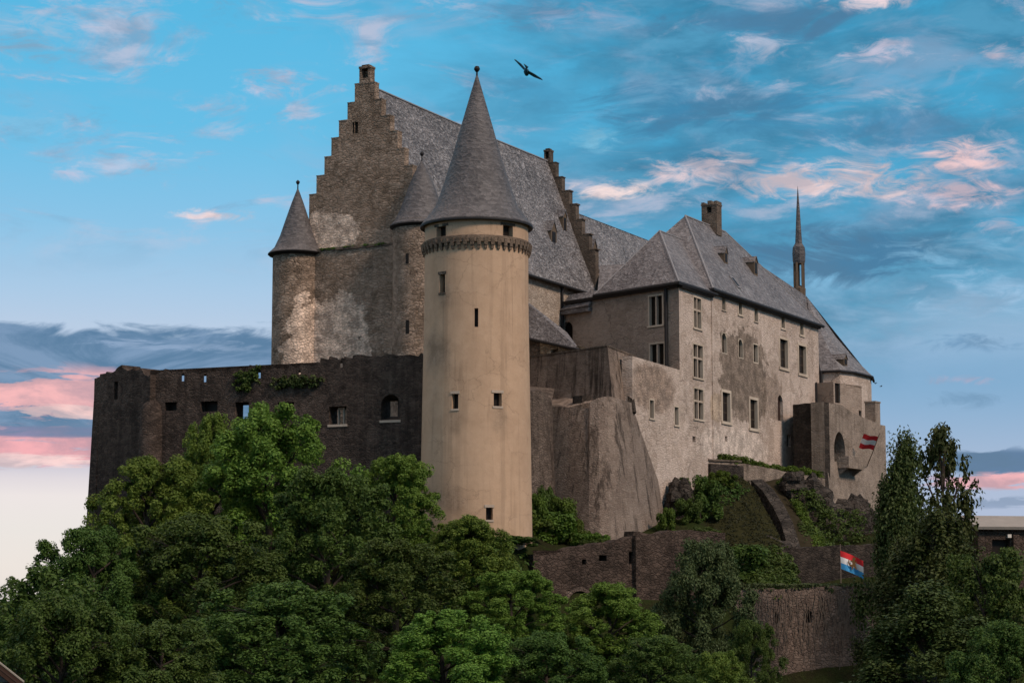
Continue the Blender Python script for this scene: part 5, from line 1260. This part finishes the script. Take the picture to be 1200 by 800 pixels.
# ------------------------------------------------------------------ trees
def make_tree(seed, R, H, crown_lo, nclump, per, leaf, leafm, bark, shape='oval', clump=.22, hang=0.0):
    """one prototype (R half width, H height, at the origin): returns crown mesh, trunk mesh"""
    rng = np.random.default_rng(seed); hz = H - crown_lo
    C, Q, BG = [], [], []
    nb = 26 if H > 5 else 9
    for i in range(nb):
        t = (i + .5) / nb                       # 0 low .. 1 top
        w = math.sin(math.pi * min(1, .22 + .72 * t)) ** .8 if shape == 'oval' else (1.02 - t) ** .6
        ang = i * 2.4 + rng.uniform(-.5, .5); rb = R * rng.uniform(.17, .34) * (.75 + .35 * w)
        if shape == 'birch': rb *= .72
        rr2 = max(0, R * w - rb * .9) * rng.uniform(.55, 1.22)
        z = min(crown_lo + hz * (t ** .9) * rng.uniform(.9, 1.06) , H - rb * 1.1); z = max(z, rb * .6)
        BG.append((rr2 * math.cos(ang), rr2 * math.sin(ang), z, rb))
    BG.append((rng.uniform(-.08, .08) * R, rng.uniform(-.08, .08) * R, H - R * .26, R * .2))
    for i in range(12 if H > 5 else 3):             # leading shoots that break the outline
        x, y, z, rb = BG[rng.integers(nb // 3, nb)]
        BG.append((x * 1.12, y * 1.12, min(H - R * .1, z + rb * rng.uniform(.8, 1.4)), rb * .42))
    tot = sum(q[3] ** 2 for q in BG)
    for x, y, z, rb in BG:
        for _ in range(max(4, int(nclump * rb * rb / tot))):
            d = rng.normal(size=3); d[2] += .25; d /= np.linalg.norm(d)
            k = rng.uniform(.35, 1.08) ** .5
            p = np.array([x + d[0] * rb * k, y + d[1] * rb * k, z + d[2] * rb * k * (1.3 if H > 5 else .8)])
            C.append(p); Q.append(R * clump * rng.uniform(.5, 1.3))
    crown = leaf_mesh(C, Q, per, leaf, rng, 'crown', leafm, flat=1.05, hang=hang)
    mb = MB(); r0 = H * .022
    top = Vector((rng.uniform(-.4, .4), rng.uniform(-.4, .4), H * .86))
    tr = [Vector((0, 0, -.6)), Vector((0, 0, H * .12)), Vector((top.x * .3, top.y * .3, H * .4)), Vector((top.x * .7, top.y * .7, H * .65)), top]
    mb.tube(tr, [r0 * 1.35, r0, r0 * .75, r0 * .45, r0 * .1], 9)
    for bx, by, bz, rb in BG[:nb + 1]:
        c = Vector((bx, by, bz + rb * .5)); u = min(.8, max(.18, (c.z / H) - rng.uniform(.12, .3)))
        zz = u * H; s = tr[0]
        for a, b in zip(tr, tr[1:]):
            if a.z <= zz <= b.z: s = a.lerp(b, (zz - a.z) / (b.z - a.z))
        m = s.lerp(c, .5) + UP * rng.uniform(-.3, .5)
        mb.tube([s, m, c], [r0 * .42, r0 * .26, r0 * .06], 6)
        for _ in range(3): mb.tube([m.lerp(c, .3), c + Vector(rng.normal(size=3)).normalized() * rb * .75 - UP * rb * .2], [r0 * .14, r0 * .03], 5)
    o = mb.build('trunk', bark, smooth=50); me = o.data; bpy.data.objects.remove(o)
    return crown, me
PROTO = {
 'maple': [make_tree(s, 6.0, 14, 1.5, 440, 190, .125, M['leafA'], M['bark'], clump=.105) for s in (11, 12, 13)],
 'dark': [make_tree(s, 6.0, 13, .5, 400, 165, .13, M['leafB'], M['bark'], clump=.112) for s in (21, 22)],
 'open': [make_tree(31, 5.0, 12, 1.5, 150, 80, .16, M['leafB'], M['bark'], clump=.13)],
 'willow': [make_tree(s, 5.0, 12, .5, 270, 220, .13, M['leafD'], M['bark'], clump=.14, hang=.5) for s in (41,)],
 'birch': [make_tree(s, 4.5, 18, 1.0, 330, 150, .115, M['leafC'], M['birchbark'], 'birch', clump=.14, hang=1.9) for s in (51, 52)],
 'sparse': [make_tree(61, 3.0, 13, 3, 200, 26, .16, M['leafC'], M['bark'], clump=.17)],
 'bush': [make_tree(s, 2.5, 3.2, .1, 60, 130, .16, M['leafE'], M['bark'], clump=.24) for s in (71, 72)],
 'darkbush': [make_tree(s, 2.5, 3.4, .1, 60, 130, .16, M['leafB'], M['bark'], clump=.24) for s in (81,)],
}
CNT = {}
def tree(kind, px, ytop, Y, wpx, lab, name=None, cat='tree', group=None, zbase=None, hmax=None):
    k = CNT.get(kind, 0); CNT[kind] = k + 1
    cr, tr = PROTO[kind][k % len(PROTO[kind])]
    dims = {'maple': (6, 14), 'dark': (6, 13), 'open': (5, 12), 'willow': (5, 12), 'birch': (4.5, 18), 'sparse': (3, 13), 'bush': (2.5, 3.2), 'darkbush': (2.5, 3.4)}[kind]
    p = P(px, ytop, Y); g = gz(p.x, p.y) - .1 if zbase is None else zbase
    if hmax and p.z - g > hmax: g = p.z - hmax
    sx = wpx * Y / 2400 / 2 / (dims[0] * 1.02); sz = (p.z - g) / dims[1]
    t = thing(name or {'bush': 'bush', 'darkbush': 'bush', 'birch': 'birch_tree', 'willow': 'willow_tree'}.get(kind, 'broadleaf_tree'), (p.x, p.y, g), lab, cat, group)
    t.scale = (sx, sx, sz); t.rotation_euler.z = random.uniform(0, 6.28)
    for n, me in (('crown', cr), ('trunk', tr)):
        o = bpy.data.objects.new(n, me); COL.objects.link(o); o.parent = t
    return t
GL, GR = 'trees on the slope below the castle', 'trees at the right edge'
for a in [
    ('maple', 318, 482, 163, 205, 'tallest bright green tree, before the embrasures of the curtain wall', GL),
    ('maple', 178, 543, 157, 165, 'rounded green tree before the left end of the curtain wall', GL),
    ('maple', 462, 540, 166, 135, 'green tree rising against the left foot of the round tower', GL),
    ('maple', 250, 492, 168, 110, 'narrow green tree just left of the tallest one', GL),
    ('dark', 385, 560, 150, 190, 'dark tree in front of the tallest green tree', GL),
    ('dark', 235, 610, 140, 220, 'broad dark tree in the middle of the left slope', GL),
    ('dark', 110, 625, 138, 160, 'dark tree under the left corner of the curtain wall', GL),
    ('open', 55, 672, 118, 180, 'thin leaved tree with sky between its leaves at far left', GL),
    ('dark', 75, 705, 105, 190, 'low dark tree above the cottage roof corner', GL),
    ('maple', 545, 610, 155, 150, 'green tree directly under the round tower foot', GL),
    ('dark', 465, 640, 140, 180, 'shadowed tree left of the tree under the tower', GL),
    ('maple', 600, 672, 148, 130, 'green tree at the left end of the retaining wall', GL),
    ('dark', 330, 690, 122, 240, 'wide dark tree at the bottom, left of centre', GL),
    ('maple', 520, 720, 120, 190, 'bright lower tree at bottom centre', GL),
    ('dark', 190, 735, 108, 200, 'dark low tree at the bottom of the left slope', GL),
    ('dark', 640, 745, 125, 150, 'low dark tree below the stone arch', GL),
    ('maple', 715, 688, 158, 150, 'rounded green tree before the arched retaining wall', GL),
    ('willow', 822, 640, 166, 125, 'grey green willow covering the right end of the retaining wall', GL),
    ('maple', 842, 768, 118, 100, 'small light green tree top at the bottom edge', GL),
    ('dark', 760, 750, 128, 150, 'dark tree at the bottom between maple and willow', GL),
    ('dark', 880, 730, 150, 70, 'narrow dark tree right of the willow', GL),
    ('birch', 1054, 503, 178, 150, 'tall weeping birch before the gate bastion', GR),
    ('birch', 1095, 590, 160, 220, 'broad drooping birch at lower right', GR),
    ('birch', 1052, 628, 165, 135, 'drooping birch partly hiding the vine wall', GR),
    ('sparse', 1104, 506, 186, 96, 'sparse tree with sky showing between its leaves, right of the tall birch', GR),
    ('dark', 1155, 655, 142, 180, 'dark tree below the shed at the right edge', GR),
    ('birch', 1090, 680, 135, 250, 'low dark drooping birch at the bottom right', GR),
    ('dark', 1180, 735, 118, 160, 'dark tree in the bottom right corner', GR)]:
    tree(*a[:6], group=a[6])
GB = 'bushes among the walls'
for kind, px, yt, Y, w, h, lab in [
    ('bush', 655, 588, 193, 50, 3.0, 'bush growing in the crook beside the flank wall'), ('bush', 612, 600, 184, 75, 3.5, 'bush at the right foot of the round tower'),
    ('bush', 650, 605, 188, 70, 3.4, 'leafy bush below the bastion, next to the tower'), ('darkbush', 600, 628, 176, 70, 3.5, 'dark bush under the tower foot'),
    ('bush', 672, 612, 190, 40, 2.2, 'small bush under the bastion buttress'), ('darkbush', 820, 560, 215, 62, 5.5, 'dense dark bush beside the grassy bank'),
    ('darkbush', 806, 585, 210, 40, 4.5, 'lower dark bush at the foot of the palace wall'), ('bush', 781, 598, 206, 26, 2.2, 'small green bush where bastion meets palace wall'),
    ('bush', 785, 624, 187, 45, 1.8, 'creeping bush hanging on the retaining wall top'), ('darkbush', 860, 640, 200, 90, 3.6, 'dark bush below the grassy bank'), ('darkbush', 905, 655, 203, 80, 2.6, 'low dark bush left of the dark wall'),
    ('darkbush', 700, 632, 184, 40, 1.4, 'low bush spilling over the retaining wall top below the buttress'), ('darkbush', 825, 618, 188, 50, 1.6, 'dark bush at the right end of the retaining wall top'),
    ('bush', 905, 685, 192, 60, 1.6, 'bush on the vine wall top, nearer the willow'), ('darkbush', 955, 688, 194, 50, 1.3, 'low bush on the vine wall top below the tricolour flag'),
    ('darkbush', 641, 572, 195, 30, 4.4, 'tall dark bush climbing the flank wall by the bastion'), ('bush', 690, 626, 188, 46, 2.0, 'spreading bush at the lower left corner of the buttress'), ('bush', 628, 585, 189, 34, 3.6, 'bush between the round tower and the flank wall'),
    ('darkbush', 735, 640, 190, 60, 1.3, 'low dark bush in front of the buttress foot'), ('bush', 848, 553, 222, 34, 1.6, 'small bush just under the left end of the terrace wall'),
    ('darkbush', 920, 560, 231, 26, 1.8, 'tiny bush clinging under the terrace wall')]:
    tree(kind, px, yt, Y, w, lab, cat='bush', group=GB, hmax=h)
# ivy tufts on the curtain wall
rng = np.random.default_rng(9)
for (x, y, w, h, lab, leafm) in ((292, 443, 34, 24, 'dark ivy tuft near the top of the curtain wall', 'leafB'), (345, 447, 66, 14, 'low ivy fringe along the curtain wall, right of the ivy tuft', 'leafC')):
    c = []
    for _ in range(60):
        a, z = CURT.hit(x + rng.normal() * w * .23, y + rng.normal() * h * .23); c.append(CURT.pt(a, z, .12))
    o = bpy.data.objects.new('ivy', leaf_mesh(c, [.3] * 60, 26, .13, rng, 'ivy', M[leafm])); COL.objects.link(o)
    tag(o, lab, 'ivy')
# undergrowth that covers the slope between the trunks
rng = np.random.default_rng(10); c = []
while len(c) < 2600:
    y = rng.uniform(95, 200); x = rng.uniform(-.27, .27) * y
    if x > 3 and y > 172: continue
    if y > 178: continue
    c.append((x, y, gz(x, y) + .3))
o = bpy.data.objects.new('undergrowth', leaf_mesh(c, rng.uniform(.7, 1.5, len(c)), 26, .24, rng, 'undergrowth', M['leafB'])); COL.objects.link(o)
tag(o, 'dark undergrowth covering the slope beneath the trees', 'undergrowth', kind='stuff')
